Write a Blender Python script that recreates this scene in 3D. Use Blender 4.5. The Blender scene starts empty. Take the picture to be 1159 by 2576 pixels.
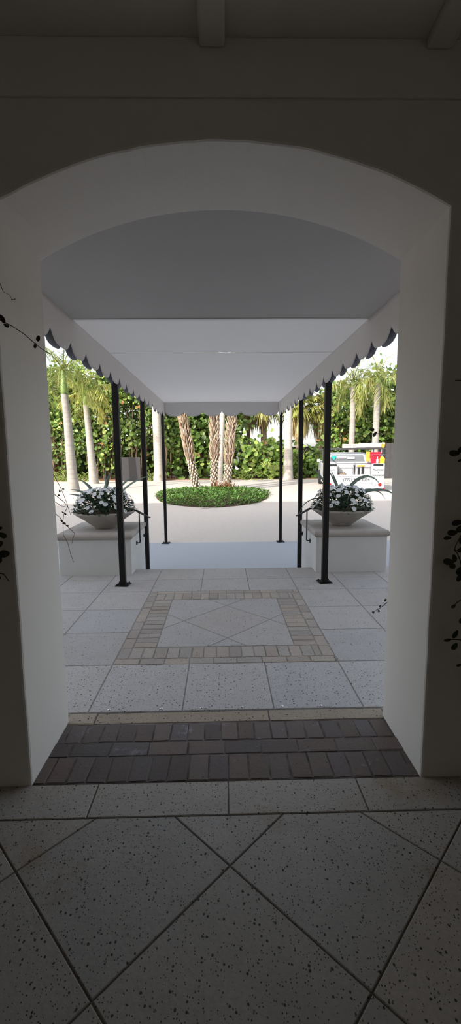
import bpy, bmesh, math, random
from mathutils import Vector, Matrix, Euler
R = math.radians
PI = math.pi
rnd = random.Random(7)
scene = bpy.context.scene
COL = scene.collection

# ------------------------------------------------------------------ helpers
class MB:
    """collects faces (with an optional tint per face) for ONE mesh"""
    def __init__(s):
        s.v = []; s.f = []; s.c = []; s.m = []
    def add(s, verts, faces, col=(1, 1, 1), mi=0):
        o = len(s.v)
        s.v += [tuple(p) for p in verts]
        for f in faces:
            s.f.append(tuple(i + o for i in f)); s.c.append(col); s.m.append(mi)
    def box(s, x0, x1, y0, y1, z0, z1, col=(1, 1, 1), mi=0):
        s.add([(x0, y0, z0), (x1, y0, z0), (x1, y1, z0), (x0, y1, z0), (x0, y0, z1), (x1, y0, z1), (x1, y1, z1), (x0, y1, z1)],
              [(3, 2, 1, 0), (4, 5, 6, 7), (0, 1, 5, 4), (1, 2, 6, 5), (2, 3, 7, 6), (3, 0, 4, 7)], col, mi)
    def tube(s, pts, rad, n=8, col=(1, 1, 1), mi=0, cap=True):
        pts = [Vector(p) for p in pts]
        if not isinstance(rad, (list, tuple)): rad = [rad] * len(pts)
        rings = []; ref = None
        for i, p in enumerate(pts):
            a = pts[max(i - 1, 0)]; b = pts[min(i + 1, len(pts) - 1)]
            t = (b - a)
            t = t.normalized() if t.length > 1e-9 else Vector((0, 0, 1))
            if ref is None:
                ref = Vector((1, 0, 0)) if abs(t.x) < .9 else Vector((0, 1, 0))
            u = (ref - t * ref.dot(t)).normalized(); w = t.cross(u); ref = u
            rings.append([p + (u * math.cos(2 * PI * k / n) + w * math.sin(2 * PI * k / n)) * rad[i] for k in range(n)])
        vs = [q for r in rings for q in r]; fs = []
        for i in range(len(pts) - 1):
            for k in range(n):
                k2 = (k + 1) % n
                fs.append((i * n + k, i * n + k2, (i + 1) * n + k2, (i + 1) * n + k))
        if cap:
            fs.append(tuple(range(n))[::-1]); fs.append(tuple((len(pts) - 1) * n + k for k in range(n)))
        s.add(vs, fs, col, mi)
    def lathe(s, prof, n=48, c=(0, 0, 0), col=(1, 1, 1), closed=False):
        vs = []
        for r, z in prof:
            for k in range(n):
                a = 2 * PI * k / n
                vs.append((c[0] + r * math.cos(a), c[1] + r * math.sin(a), c[2] + z))
        fs = []
        m = len(prof)
        for i in range(m - 1 if not closed else m):
            j = (i + 1) % m
            for k in range(n):
                k2 = (k + 1) % n
                fs.append((i * n + k, i * n + k2, j * n + k2, j * n + k))
        if not closed:
            fs.append(tuple(range(n))[::-1]); fs.append(tuple((m - 1) * n + k for k in range(n)))
        s.add(vs, fs, col)
    def build(s, name, mat, parent=None, smooth=False, bevel=0, fix=True):
        me = bpy.data.meshes.new(name)
        me.from_pydata(s.v, [], s.f)
        mats = mat if isinstance(mat, (list, tuple)) else [mat]
        for m in mats: me.materials.append(m)
        if len(mats) > 1:
            me.polygons.foreach_set('material_index', s.m)
        if any(c != (1, 1, 1) for c in s.c):
            at = me.color_attributes.new('Col', 'FLOAT_COLOR', 'CORNER')
            data = []
            for p, c in zip(me.polygons, s.c):
                data += [c[0], c[1], c[2], 1.0] * p.loop_total
            at.data.foreach_set('color', data)
        if smooth:
            me.polygons.foreach_set('use_smooth', [True] * len(me.polygons))
        me.update()
        if fix:
            bm = bmesh.new(); bm.from_mesh(me)
            bmesh.ops.recalc_face_normals(bm, faces=bm.faces)
            bm.to_mesh(me); bm.free()
        o = bpy.data.objects.new(name, me); COL.objects.link(o)
        if parent is not None: o.parent = parent
        if bevel:
            b = o.modifiers.new('Bevel', 'BEVEL'); b.width = bevel; b.segments = 2; b.limit_method = 'ANGLE'; b.angle_limit = R(40)
        return o

def tag(o, label, cat, group=None, kind=None):
    o['label'] = label; o['category'] = cat
    if group: o['group'] = group
    if kind: o['kind'] = kind
    return o
def struct(o, label=None):
    o['kind'] = 'structure'
    if label: o['label'] = label
    return o
def empty(name, loc=(0, 0, 0), rz=0):
    o = bpy.data.objects.new(name, None); COL.objects.link(o)
    o.location = loc; o.rotation_euler = (0, 0, rz); o.empty_display_size = .2
    return o
def thing(name, label, cat, loc=(0, 0, 0), rz=0, group=None):
    return tag(empty(name, loc, rz), label, cat, group)
def copy_tree(o, parent=None):
    c = o.copy(); COL.objects.link(c)
    if parent is not None: c.parent = parent
    for ch in list(o.children): copy_tree(ch, c)
    return c

# ------------------------------------------------------------------ materials
def mat(name, base, rough=.7, metal=0, spec=.4, attr=False, noise=None, bump=None, transl=0, wear=None):
    """base colour, optional per-face tint (attr), noise=(scale, amount, colour2), bump=(scale, strength, distance)"""
    m = bpy.data.materials.new(name); m.use_nodes = True
    nt = m.node_tree; N = nt.nodes; L = nt.links
    b = N['Principled BSDF']
    b.inputs['Roughness'].default_value = rough; b.inputs['Metallic'].default_value = metal
    b.inputs['Specular IOR Level'].default_value = spec
    rgb = N.new('ShaderNodeRGB'); rgb.outputs[0].default_value = (*base, 1)
    c = rgb.outputs[0]
    tc = N.new('ShaderNodeTexCoord')
    if noise:
        nz = N.new('ShaderNodeTexNoise'); nz.inputs['Scale'].default_value = noise[0]; nz.inputs['Detail'].default_value = 6
        L.new(tc.outputs['Object'], nz.inputs['Vector'])
        rp = N.new('ShaderNodeValToRGB'); rp.color_ramp.elements[0].position = .38; rp.color_ramp.elements[1].position = .66
        L.new(nz.outputs['Fac'], rp.inputs[0])
        ml = N.new('ShaderNodeMath'); ml.operation = 'MULTIPLY'; ml.inputs[1].default_value = noise[1]; L.new(rp.outputs[0], ml.inputs[0])
        mx = N.new('ShaderNodeMix'); mx.data_type = 'RGBA'; L.new(ml.outputs[0], mx.inputs[0]); L.new(c, mx.inputs[6]); mx.inputs[7].default_value = (*noise[2], 1)
        c = mx.outputs[2]
    if attr:
        va = N.new('ShaderNodeVertexColor'); va.layer_name = 'Col'
        mx = N.new('ShaderNodeMix'); mx.data_type = 'RGBA'; mx.blend_type = 'MULTIPLY'; mx.inputs[0].default_value = 1
        L.new(c, mx.inputs[6]); L.new(va.outputs[0], mx.inputs[7]); c = mx.outputs[2]
    L.new(c, b.inputs['Base Color'])
    if bump:
        nz = N.new('ShaderNodeTexNoise'); nz.inputs['Scale'].default_value = bump[0]; nz.inputs['Detail'].default_value = 5
        L.new(tc.outputs['Object'], nz.inputs['Vector'])
        bp = N.new('ShaderNodeBump'); bp.inputs['Strength'].default_value = bump[1]; bp.inputs['Distance'].default_value = bump[2]
        L.new(nz.outputs['Fac'], bp.inputs['Height']); L.new(bp.outputs[0], b.inputs['Normal'])
    if transl:
        out = N['Material Output']; tr = N.new('ShaderNodeBsdfTranslucent'); L.new(c, tr.inputs[0])
        ms = N.new('ShaderNodeMixShader'); ms.inputs[0].default_value = transl
        L.new(b.outputs[0], ms.inputs[1]); L.new(tr.outputs[0], ms.inputs[2]); L.new(ms.outputs[0], out.inputs[0])
    return m

def stone_mat(name, base, c2, pit_scale, pit_amt, rough=.8, stain=None):
    """coral stone: tint per tile, cloudy tone, dark elongated pits that also dent the surface"""
    m = bpy.data.materials.new(name); m.use_nodes = True
    nt = m.node_tree; N = nt.nodes; L = nt.links; b = N['Principled BSDF']
    b.inputs['Roughness'].default_value = rough; b.inputs['Specular IOR Level'].default_value = .3
    tc = N.new('ShaderNodeTexCoord')
    def noise(sc, det=5, rg=.55):
        n = N.new('ShaderNodeTexNoise'); n.inputs['Scale'].default_value = sc; n.inputs['Detail'].default_value = det; n.inputs['Roughness'].default_value = rg
        L.new(tc.outputs['Object'], n.inputs['Vector']); return n
    def ramp(src, a, bb, ca=(0, 0, 0, 1), cb=(1, 1, 1, 1)):
        r = N.new('ShaderNodeValToRGB'); r.color_ramp.elements[0].position = a; r.color_ramp.elements[1].position = bb
        r.color_ramp.elements[0].color = ca; r.color_ramp.elements[1].color = cb
        L.new(src, r.inputs[0]); return r.outputs[0]
    def mixc(fac, a, bb, blend='MIX'):
        x = N.new('ShaderNodeMix'); x.data_type = 'RGBA'; x.blend_type = blend
        if isinstance(fac, float): x.inputs[0].default_value = fac
        else: L.new(fac, x.inputs[0])
        for sock, v in ((6, a), (7, bb)):
            if isinstance(v, tuple): x.inputs[sock].default_value = (*v, 1)
            else: L.new(v, x.inputs[sock])
        return x.outputs[2]
    c = mixc(ramp(noise(5).outputs['Fac'], .35, .7), base, c2)
    c = mixc(ramp(noise(60, 3).outputs['Fac'], .3, .75), c, tuple(k * .82 for k in base))
    if stain:
        c = mixc(ramp(noise(stain[0], 6, .65).outputs['Fac'], stain[2], stain[2] + .12), c, stain[1])
    va = N.new('ShaderNodeVertexColor'); va.layer_name = 'Col'
    c = mixc(1.0, c, va.outputs[0], 'MULTIPLY')
    # pits: small voronoi cells, only some of them open (noise gate)
    mp = N.new('ShaderNodeMapping'); mp.inputs['Scale'].default_value = (1, .85, 1); L.new(tc.outputs['Object'], mp.inputs[0])
    wn = noise(30, 2)
    add = N.new('ShaderNodeVectorMath'); add.operation = 'MULTIPLY_ADD'; L.new(wn.outputs['Color'], add.inputs[0]); add.inputs[1].default_value = (.010, .010, .010); L.new(mp.outputs[0], add.inputs[2])
    def pits(scale, r0, r1, gate):
        vo = N.new('ShaderNodeTexVoronoi'); vo.inputs['Scale'].default_value = scale; L.new(add.outputs[0], vo.inputs['Vector'])
        inv = ramp(vo.outputs['Distance'], r0, r1, (1, 1, 1, 1), (0, 0, 0, 1))
        sep = N.new('ShaderNodeSeparateColor'); L.new(vo.outputs['Color'], sep.inputs[0])
        g = ramp(sep.outputs[0], gate, gate + .04)
        mu = N.new('ShaderNodeMath'); mu.operation = 'MULTIPLY'; L.new(inv, mu.inputs[0]); L.new(g, mu.inputs[1]); return mu.outputs[0]
    p1 = pits(pit_scale, .16, .27, 1 - pit_amt); p2 = pits(pit_scale * 2.1, .16, .3, 1 - pit_amt * 1.5)
    mxm = N.new('ShaderNodeMath'); mxm.operation = 'MAXIMUM'; L.new(p1, mxm.inputs[0]); L.new(p2, mxm.inputs[1])
    c = mixc(mxm.outputs[0], c, tuple(k * .13 for k in base))
    L.new(c, b.inputs['Base Color'])
    # relief
    sub = N.new('ShaderNodeMath'); sub.operation = 'MULTIPLY_ADD'; L.new(mxm.outputs[0], sub.inputs[0]); sub.inputs[1].default_value = -1.0
    L.new(noise(45, 6).outputs['Fac'], sub.inputs[2])
    bp = N.new('ShaderNodeBump'); bp.inputs['Strength'].default_value = .5; bp.inputs['Distance'].default_value = .004
    L.new(sub.outputs[0], bp.inputs['Height']); L.new(bp.outputs[0], b.inputs['Normal'])
    return m

M = {}
M['stucco'] = mat('white_stucco', (.74, .71, .665), .85, spec=.2, noise=(3, .25, (.68, .655, .61)), bump=(55, .12, .004))
M['plaster'] = mat('room_plaster', (.80, .77, .71), .85, spec=.2, bump=(55, .12, .004))
M['ceiling'] = mat('ceiling_paint', (.72, .69, .63), .9, spec=.2, bump=(20, .1, .004))
M['pedestal'] = mat('pedestal_stucco', (.62, .62, .61), .85, spec=.2, noise=(4, .3, (.56, .56, .55)), bump=(70, .1, .003))
M['cap'] = mat('cast_stone_cap', (.42, .385, .355), .8, spec=.25, noise=(9, .5, (.35, .32, .295)), bump=(60, .2, .003))
M['coral'] = stone_mat('coral_stone', (.49, .46, .425), (.42, .39, .355), 54, .30, .8, (1.6, (.36, .295, .225), .56))
M['coral_far'] = stone_mat('coral_stone_terrace', (.48, .46, .45), (.42, .40, .385), 48, .17)
M['coral_row'] = stone_mat('coral_stone_row', (.52, .50, .49), (.46, .44, .425), 46, .36)
M['tan_stone'] = stone_mat('tan_stone', (.40, .33, .25), (.31, .25, .19), 46, .25)
M['grout'] = mat('grout', (.15, .125, .10), .95, spec=.1, noise=(25, .5, (.23, .20, .17)))
M['pale_grout'] = mat('pale_grout', (.32, .29, .265), .95, spec=.1, noise=(14, .5, (.24, .215, .19)))
M['dark_grout'] = mat('dark_grout', (.10, .085, .075), .95, spec=.1, noise=(9, .8, (.24, .22, .21)))
M['dark_brick'] = stone_mat('worn_dark_brick', (.175, .14, .125), (.125, .11, .11), 80, .08, .72, (5, (.33, .32, .33), .60))
M['tan_brick'] = stone_mat('tan_brick', (.43, .385, .345), (.36, .32, .285), 60, .12, .85)
M['concrete'] = mat('white_concrete', (.415, .44, .48), .85, spec=.2, noise=(120, .45, (.335, .355, .39)), bump=(200, .25, .003))
M['gravel'] = mat('washed_shell_drive', (.62, .56, .51), .95, spec=.15, noise=(26, .35, (.53, .475, .43)), bump=(60, .6, .02))
M['fabric'] = mat('awning_canvas', (.80, .775, .755), .9, spec=.15, bump=(260, .08, .002), transl=.19)
M['fabric_rear'] = mat('awning_canvas_shaded', (.56, .55, .545), .9, spec=.15, bump=(260, .08, .002))  # same canvas, with the shade of the rear panel put into its colour
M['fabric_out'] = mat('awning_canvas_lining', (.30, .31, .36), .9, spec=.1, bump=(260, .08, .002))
M['metal'] = mat('black_painted_steel', (.006, .005, .005), .5, spec=.3, bump=(40, .05, .002))
M['stud'] = mat('galvanised_stud', (.62, .62, .64), .3, metal=1)
M['bowl'] = mat('cast_concrete_bowl', (.40, .37, .335), .85, spec=.25, noise=(7, .6, (.31, .285, .255)), bump=(50, .25, .003))
M['leaf'] = mat('sea_grape_leaf', (1, 1, 1), .45, spec=.45, attr=True, transl=.28)
M['frond'] = mat('palm_frond', (1, 1, 1), .5, spec=.4, attr=True, transl=.3)
M['bark'] = mat('palm_bark', (.50, .45, .40), .9, spec=.15, attr=True, noise=(6, .45, (.38, .34, .30)), bump=(18, .4, .02))
M['bark_grey'] = mat('grey_palm_bark', (.36, .335, .305), .9, spec=.15, attr=True, noise=(5, .5, (.27, .25, .225)), bump=(18, .4, .02))
M['boots'] = mat('palm_boots', (1, 1, 1), .9, spec=.15, attr=True, bump=(30, .5, .015))
M['stem'] = mat('shrub_stem', (.23, .16, .105), .9, spec=.1, noise=(8, .6, (.13, .095, .065)))
M['crownshaft'] = mat('green_crownshaft', (.20, .30, .09), .45, spec=.4, noise=(3, .5, (.30, .36, .13)))
M['petal'] = mat('white_petal', (.84, .86, .90), .6, spec=.3, transl=.25)
M['flowereye'] = mat('flower_eye', (.75, .6, .12), .7)
M['impleaf'] = mat('impatiens_leaf', (1, 1, 1), .45, spec=.45, attr=True, transl=.15)
M['strap'] = mat('strap_leaf', (.13, .19, .15), .45, spec=.45, noise=(5, .5, (.18, .24, .18)), transl=.12)
M['vine'] = mat('vine_leaf', (.03, .04, .02), .5, spec=.35, noise=(40, .6, (.05, .035, .02)))
M['vinestem'] = mat('vine_stem', (.045, .03, .02), .8, spec=.2)
M['drystem'] = mat('dry_vine_stem', (.12, .075, .055), .85, spec=.15)
M['cover'] = mat('ground_cover', (1, 1, 1), .5, spec=.35, attr=True, transl=.25)
M['soil'] = mat('soil', (.10, .07, .05), .95, spec=.1, noise=(20, .5, (.16, .11, .075)), bump=(30, .6, .02))
M['paint'] = mat('white_truck_paint', (.52, .53, .55), .28, spec=.5)
M['glass'] = mat('dark_window_glass', (.16, .17, .18), .06, spec=.8)
M['black'] = mat('black_plastic', (.02, .02, .022), .5)
M['chrome'] = mat('grey_metal_rack', (.10, .10, .105), .4, metal=.6)
M['alu'] = mat('white_pvc', (.66, .65, .64), .4)
M['red'] = mat('red_plastic', (.60, .012, .035), .45)
M['lens'] = mat('red_lamp_lens', (.42, .015, .012), .25)
M['clearlens'] = mat('clear_lamp_lens', (.55, .56, .56), .2)
M['yellow'] = mat('yellow_plastic', (.85, .62, .03), .45)
M['orange'] = mat('amber_plastic', (.75, .36, .05), .5)
M['teal'] = mat('teal_sticker', (.02, .42, .36), .5)
M['greybox'] = mat('grey_box', (.42, .42, .44), .6)
M['ink'] = mat('black_lettering', (.03, .03, .035), .6)
M['inkgrey'] = mat('grey_lettering', (.22, .22, .24), .6)
M['rubber'] = mat('tyre_rubber', (.025, .025, .025), .85)
M['board'] = mat('grey_board', (.50, .48, .42), .8, noise=(12, .5, (.40, .39, .34)))
M['gwall'] = mat('garden_wall_shade_grey', (.055, .052, .055), .9, spec=.2, bump=(30, .2, .005))  # grey wall made darker in the base colour to stand for shade
M['dkfence'] = mat('dark_fence_panel', (.055, .052, .055), .8, noise=(6, .5, (.08, .075, .075)))
M['mulch'] = mat('brown_mulch', (.22, .12, .08), .95, spec=.1, noise=(25, .6, (.32, .2, .13)), bump=(30, .8, .03))

# ------------------------------------------------------------------ measures
W = .989; Y0 = 2.02; Y1 = 2.56; ZS = 2.708; ZA = 2.963
LOW = -.33                                        # forecourt below the terrace
RAD = (W * W + (ZA - ZS) ** 2) / (2 * (ZA - ZS)); ZC = ZA - RAD
def gz(y):                                        # forecourt profile: apron, gentle rise, level turning circle
    if y < 9.75: return LOW
    if y < 16: return LOW + .0928 * (y - 9.75)
    return .25
H_FAC = 8.6

# ------------------------------------------------------------------ setting: walls, ceiling, floors
def arched_wall():
    jr = random.Random(3)
    a0 = math.asin(W / RAD); n = 36
    arcp = [(RAD * math.sin(-a0 + 2 * a0 * i / n), ZC + RAD * math.cos(-a0 + 2 * a0 * i / n)) for i in range(n + 1)]
    zj = [-.02 + (ZS + .02) * k / 16 for k in range(16)]
    loop = [(-W, z) for z in zj] + arcp + [(W, z) for z in zj[::-1]]
    wob = [(x + jr.uniform(-.002, .002), z + jr.uniform(-.002, .002)) for x, z in loop]
    r = .012
    def inset(lp, d):                                  # grow the opening outwards
        out = []
        for i, (x, z) in enumerate(lp):
            a = lp[max(i - 1, 0)]; b = lp[min(i + 1, len(lp) - 1)]
            tx, tz = b[0] - a[0], b[1] - a[1]; l = math.hypot(tx, tz)
            out.append((x - tz / l * d, z + tx / l * d))
        return out
    g = inset(wob, r); gm = inset(wob, r * .3)
    rings = [(Y0, g), (Y0 + r * .3, gm), (Y0 + r, wob), (Y1 - r, loop), (Y1 - r * .3, inset(loop, r * .3)), (Y1, inset(loop, r))]
    XL, XR, ZB, ZT = -18, 13, -.5, H_FAC
    mb = MB(); m = len(loop)
    vs = [(x, y, z) for y, lp in rings for x, z in lp]
    fs = []
    for k in range(len(rings) - 1):
        for i in range(m - 1):
            fs.append((k * m + i, k * m + i + 1, (k + 1) * m + i + 1, (k + 1) * m + i))
    mb.add(vs, fs)
    for y, lp in (rings[0], rings[-1]):
        nj = len(zj)
        vs = [(x, y, z) for x, z in lp]
        out = []
        for i, (x, z) in enumerate(lp):
            if i < nj: out.append((XL, y, z))
            elif i < nj + n + 1: out.append((x, y, ZT))
            else: out.append((XR, y, z))
        k = len(lp)
        fs = []
        for i in range(k - 1):
            if i == nj - 1 or i == nj + n: continue
            fs.append((i, i + 1, k + i + 1, k + i))
        e = 2 * k
        ex = [(XL, y, ZT), (XR, y, ZT)]
        fs.append((nj - 1, nj, k + nj, e, k + nj - 1))
        fs.append((nj + n, nj + n + 1, k + nj + n + 1, e + 1, k + nj + n))
        mb.add(vs + out + ex, fs)
    # outer edges of the slab of wall
    mb.add([(XL, Y0, -.02), (XL, Y1, -.02), (XL, Y1, ZT), (XL, Y0, ZT)], [(0, 1, 2, 3)])
    mb.add([(XR, Y0, -.02), (XR, Y1, -.02), (XR, Y1, ZT), (XR, Y0, ZT)], [(0, 1, 2, 3)])
    mb.add([(XL, Y0, ZT), (XR, Y0, ZT), (XR, Y1, ZT), (XL, Y1, ZT)], [(0, 1, 2, 3)])
    return mb
o = arched_wall().build('wall_front', M['stucco']); struct(o, 'white plastered wall pierced by the arched opening')
RX = 3.2; RB = -4.2; ZCEIL = 3.335
mb = MB(); mb.box(-RX - .3, -RX, RB, Y0, -.3, H_FAC); struct(mb.build('wall_left', M['plaster']))
# doorway added unseen behind the viewer, letting daylight in to brighten the arch wall
DY0, DY1, DZ = -3.3, -2.45, 1.95
mb = MB(); mb.box(RX, RX + .3, RB, DY0, -.3, H_FAC); mb.box(RX, RX + .3, DY1, Y0, -.3, H_FAC); mb.box(RX, RX + .3, DY0, DY1, DZ, H_FAC); struct(mb.build('wall_right', M['plaster']))
mb = MB(); mb.box(RX + .0, 24, RB - 6, Y0 - .05, -.4, -.02); struct(mb.build('floor_added_court', M['gravel']), 'added side court beyond the added doorway')  # unseen ground made up to go with the doorway
mb = MB(); mb.box(-RX - .3, RX + .3, RB - .3, RB, -.3, H_FAC); struct(mb.build('wall_back', M['plaster']))
mb = MB(); mb.box(-RX, RX, RB, Y0, ZCEIL, ZCEIL + .2); struct(mb.build('ceiling', M['ceiling']))
mb = MB(); mb.box(-RX, RX, Y0 - .012, Y0 + .0, 3.118, ZCEIL); struct(mb.build('trim_1', M['stucco'], bevel=.004), 'shallow plaster band along the top of the arched wall')
for i, (xa, xb) in enumerate(((-.087, .019), (.845, .953), (1.79, 1.90), (-1.35, -1.24))):
    mb = MB(); mb.box(xa, xb, RB, Y0 - .012, 3.292, ZCEIL)
    struct(mb.build('ceiling_beam' if i == 0 else 'ceiling_beam.%03d' % i, M['ceiling'], bevel=.012))

# floors: real slabs over a grout bed
def clip(poly, a, b, c):                               # keep a*x+b*y<=c
    out = []
    for i in range(len(poly)):
        p, q = poly[i], poly[(i + 1) % len(poly)]
        dp, dq = a * p[0] + b * p[1] - c, a * q[0] + b * q[1] - c
        if dp <= 0: out.append(p)
        if (dp < 0 < dq) or (dq < 0 < dp):
            t = dp / (dp - dq); out.append((p[0] + (q[0] - p[0]) * t, p[1] + (q[1] - p[1]) * t))
    return out
def cliprect(poly, x0, x1, y0, y1):
    for a, b, c in ((-1, 0, -x0), (1, 0, x1), (0, -1, -y0), (0, 1, y1)):
        if len(poly) < 3: return []
        poly = clip(poly, a, b, c)
    return poly
def shrink(poly, d):
    n = len(poly)
    A = sum(poly[i][0] * poly[(i + 1) % n][1] - poly[(i + 1) % n][0] * poly[i][1] for i in range(n))
    if A < 0: poly = poly[::-1]
    P = [Vector((p[0], p[1])) for p in poly]
    out = []
    for i in range(n):
        a, b, c = P[i - 1], P[i], P[(i + 1) % n]
        e1 = (b - a); e2 = (c - b)
        if e1.length < 1e-5 or e2.length < 1e-5: continue
        e1.normalize(); e2.normalize()
        n1 = Vector((-e1.y, e1.x)); n2 = Vector((-e2.y, e2.x))
        den = 1 + n1.dot(n2)
        out.append(b + (n1 + n2) * (d / max(den, .3)))
    return [(p.x, p.y) for p in out]
def tile(mb, poly, gap=.006, ch=.004, top=0.0, drop=.012, jit=.06, tint=(1, 1, 1), r=rnd, wob=0):
    if len(poly) < 3: return
    a = abs(sum(poly[i][0] * poly[(i + 1) % len(poly)][1] - poly[(i + 1) % len(poly)][0] * poly[i][1] for i in range(len(poly)))) / 2
    if a < .0008: return
    lo = shrink(poly, gap / 2); hi = shrink(poly, gap / 2 + ch)
    if len(lo) != len(hi) or len(lo) < 3: return
    if wob:
        lo = [(x + r.uniform(-wob, wob), y + r.uniform(-wob, wob)) for x, y in lo]
        hi = [(x + r.uniform(-wob, wob), y + r.uniform(-wob, wob)) for x, y in hi]
        top += r.uniform(-.002, .002)
    k = 1 + r.uniform(-jit, jit); w = r.uniform(-jit, jit) * .35
    c = (tint[0] * k * (1 + w), tint[1] * k, tint[2] * k * (1 - w))
    n = len(lo)
    vs = [(x, y, top - drop) for x, y in lo] + [(x, y, top - ch) for x, y in lo] + [(x, y, top) for x, y in hi]
    fs = [tuple(range(2 * n, 3 * n))]
    for i in range(n):
        j = (i + 1) % n
        fs.append((i, j, n + j, n + i)); fs.append((n + i, n + j, 2 * n + j, 2 * n + i))
    mb.add(vs, fs, c)
def rect(x0, x1, y0, y1): return [(x0, y0), (x1, y0), (x1, y1), (x0, y1)]
D = .8613
def diamonds(mb, vx, vy, x0, x1, y0, y1, **kw):
    for i in range(-10, 11):
        for j in range(-16, 17):
            if (i + j) % 2 == 0: continue
            cx, cy = vx + i * D / 2, vy + j * D / 2
            tile(mb, cliprect([(cx - D / 2, cy), (cx, cy - D / 2), (cx + D / 2, cy), (cx, cy + D / 2)], x0, x1, y0, y1), **kw)
GROUT_TOP = -.005
# room floor
mb = MB(); mb.box(-RX, RX, RB, Y0 + .01, -.3, GROUT_TOP)
fl = mb.build('floor', M['grout']); struct(fl, 'floor of large pitted coral stone squares laid diagonally')
mb = MB()
diamonds(mb, .0015, 1.56, -RX, RX, RB, 1.812, gap=.006, ch=.003, jit=.07)
for k in range(-6, 6):
    tile(mb, cliprect(rect(k * .655, (k + 1) * .655, 1.812, 2.025), -RX, RX, 0, 3), gap=.007, ch=.003, jit=.07)
struct(mb.build('stone_tiles', M['coral'], fl))
# brick threshold
mb = MB(); mb.box(-W - .02, W + .02, Y0 + .01, 2.645, -.3, GROUT_TOP + .001)
th = mb.build('floor_threshold', M['dark_grout']); struct(th, 'threshold of worn dark brick in the arched opening')
mb = MB(); br = random.Random(11)
def brick_row(mb, x0, x1, y0, y1, w, off=0, **kw):
    x = x0 - off
    while x < x1:
        e = min(x + w * br.uniform(.94, 1.06), x1)
        tile(mb, rect(max(x, x0), e, y0, y1), r=br, **kw); x = e
kw = dict(gap=.007, ch=.004, jit=.18, wob=.004)
brick_row(mb, -W - .015, W + .015, 2.03, 2.225, .105, .03, **kw)
brick_row(mb, -W - .015, W + .015, 2.225, 2.345, .215, .1, **kw)
brick_row(mb, -W - .015, W + .015, 2.345, 2.515, .103, .05, **kw)
struct(mb.build('dark_bricks', M['dark_brick'], th))
mb = MB()
for a, b in ((-1.01, -.83), (-.83, .27), (.27, 1.01)): tile(mb, rect(a, b, 2.518, 2.64), gap=.008, ch=.005, jit=.1, wob=.002)
struct(mb.build('tan_strip', M['tan_stone'], th))
# terrace
TX = 7.5; TE = 6.215
mb = MB(); mb.box(-TX, TX, 2.645, TE - .01, -.45, GROUT_TOP); mb.box(-TX, -W - .02, Y1, 2.645, -.45, GROUT_TOP); mb.box(W + .02, TX, Y1, 2.645, -.45, GROUT_TOP)
tr = mb.build('floor_terrace', M['pale_grout']); struct(tr, 'terrace of pitted pale stone with an inlaid brick frame')
mb = MB(); kw = dict(gap=.008, ch=.004, jit=.05)
xs = [-TX, -7.0, -6.4, -5.8, -5.2, -4.6, -4.0, -3.3, -2.7, -2.1, -1.5, -.9, -.29, .31, .9, 1.5, 2.1, 2.7, 3.3, 4.0, 4.6, 5.2, 5.8, 6.4, 7.0, TX]
ys = [2.645, 3.29, 3.93, 4.55, 5.16, 5.66, TE]
for i in range(len(xs) - 1):
    for j in range(len(ys) - 1):
        if -.95 < (xs[i] + xs[i + 1]) / 2 < .95 and 1 <= j <= 3: continue
        if j == 0: continue
        tile(mb, rect(xs[i], xs[i + 1], ys[j], ys[j + 1]), **kw)
for sx in (-1, 1):
    for k in range(10):
        a, b = sorted((sx * (W + .02 + k * .6), sx * (W + .02 + (k + 1) * .6)))
        tile(mb, rect(a, b, Y1, 2.645), **kw)
diamonds(mb, .02, 4.63, -.6, .6, 3.60, 4.85, gap=.007, ch=.004, jit=.06)
struct(mb.build('stone_tiles', M['coral_far'], tr))
mb = MB()
for i in range(len(xs) - 1): tile(mb, rect(xs[i], xs[i + 1], ys[0], ys[1]), **kw)
struct(mb.build('pitted_row', M['coral_row'], tr))
mb = MB(); kw = dict(gap=.008, ch=.004, jit=.10, wob=.003)
x0, x1, y0, y1 = -.9, .9, 3.29, 5.16
brick_row(mb, x0, x1, y0, y0 + .1, .2, 0, **kw); brick_row(mb, x0, x1, y1 - .1, y1, .2, .1, **kw)
brick_row(mb, x0 + .1, x1 - .1, y0 + .1, y0 + .305, .104, 0, **kw); brick_row(mb, x0 + .1, x1 - .1, y1 - .305, y1 - .1, .104, 0, **kw)
for sx in (-1, 1):
    y = y0 + .1
    while y < y1 - .11:
        e = min(y + .2, y1 - .1); tile(mb, rect(*sorted((sx * .9, sx * .8)), y, e), r=br, **kw); y = e
    y = y0 + .305
    while y < y1 - .31:
        e = min(y + .103, y1 - .305); tile(mb, rect(*sorted((sx * .8, sx * .6)), y, e), r=br, **kw); y = e
struct(mb.build('brick_frame', M['tan_brick'], tr))
# low step down, between the pedestals
mb = MB(); mb.box(-1.24, 1.24, TE - .01, TE + .34, LOW - .05, -.165); struct(mb.build('floor_step', M['coral_far'], bevel=.012), 'stone step down from the terrace to the apron')
# six studs in the front stone row
names = ['first', 'second', 'third', 'fourth', 'fifth', 'sixth']
for i, x in enumerate((-.77, -.43, -.165, .10, .365, .62)):
    mb = MB(); mb.lathe([(.011, 0), (.011, .003), (.008, .005), (.003, .0055)], 16)
    o = mb.build('floor_stud', M['stud'], smooth=True); o.location = (x, 2.675, -.001)
    tag(o, '%s small round metal floor stud counted from the left jamb' % names[i], 'floor stud', 'metal studs along the threshold')

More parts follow.
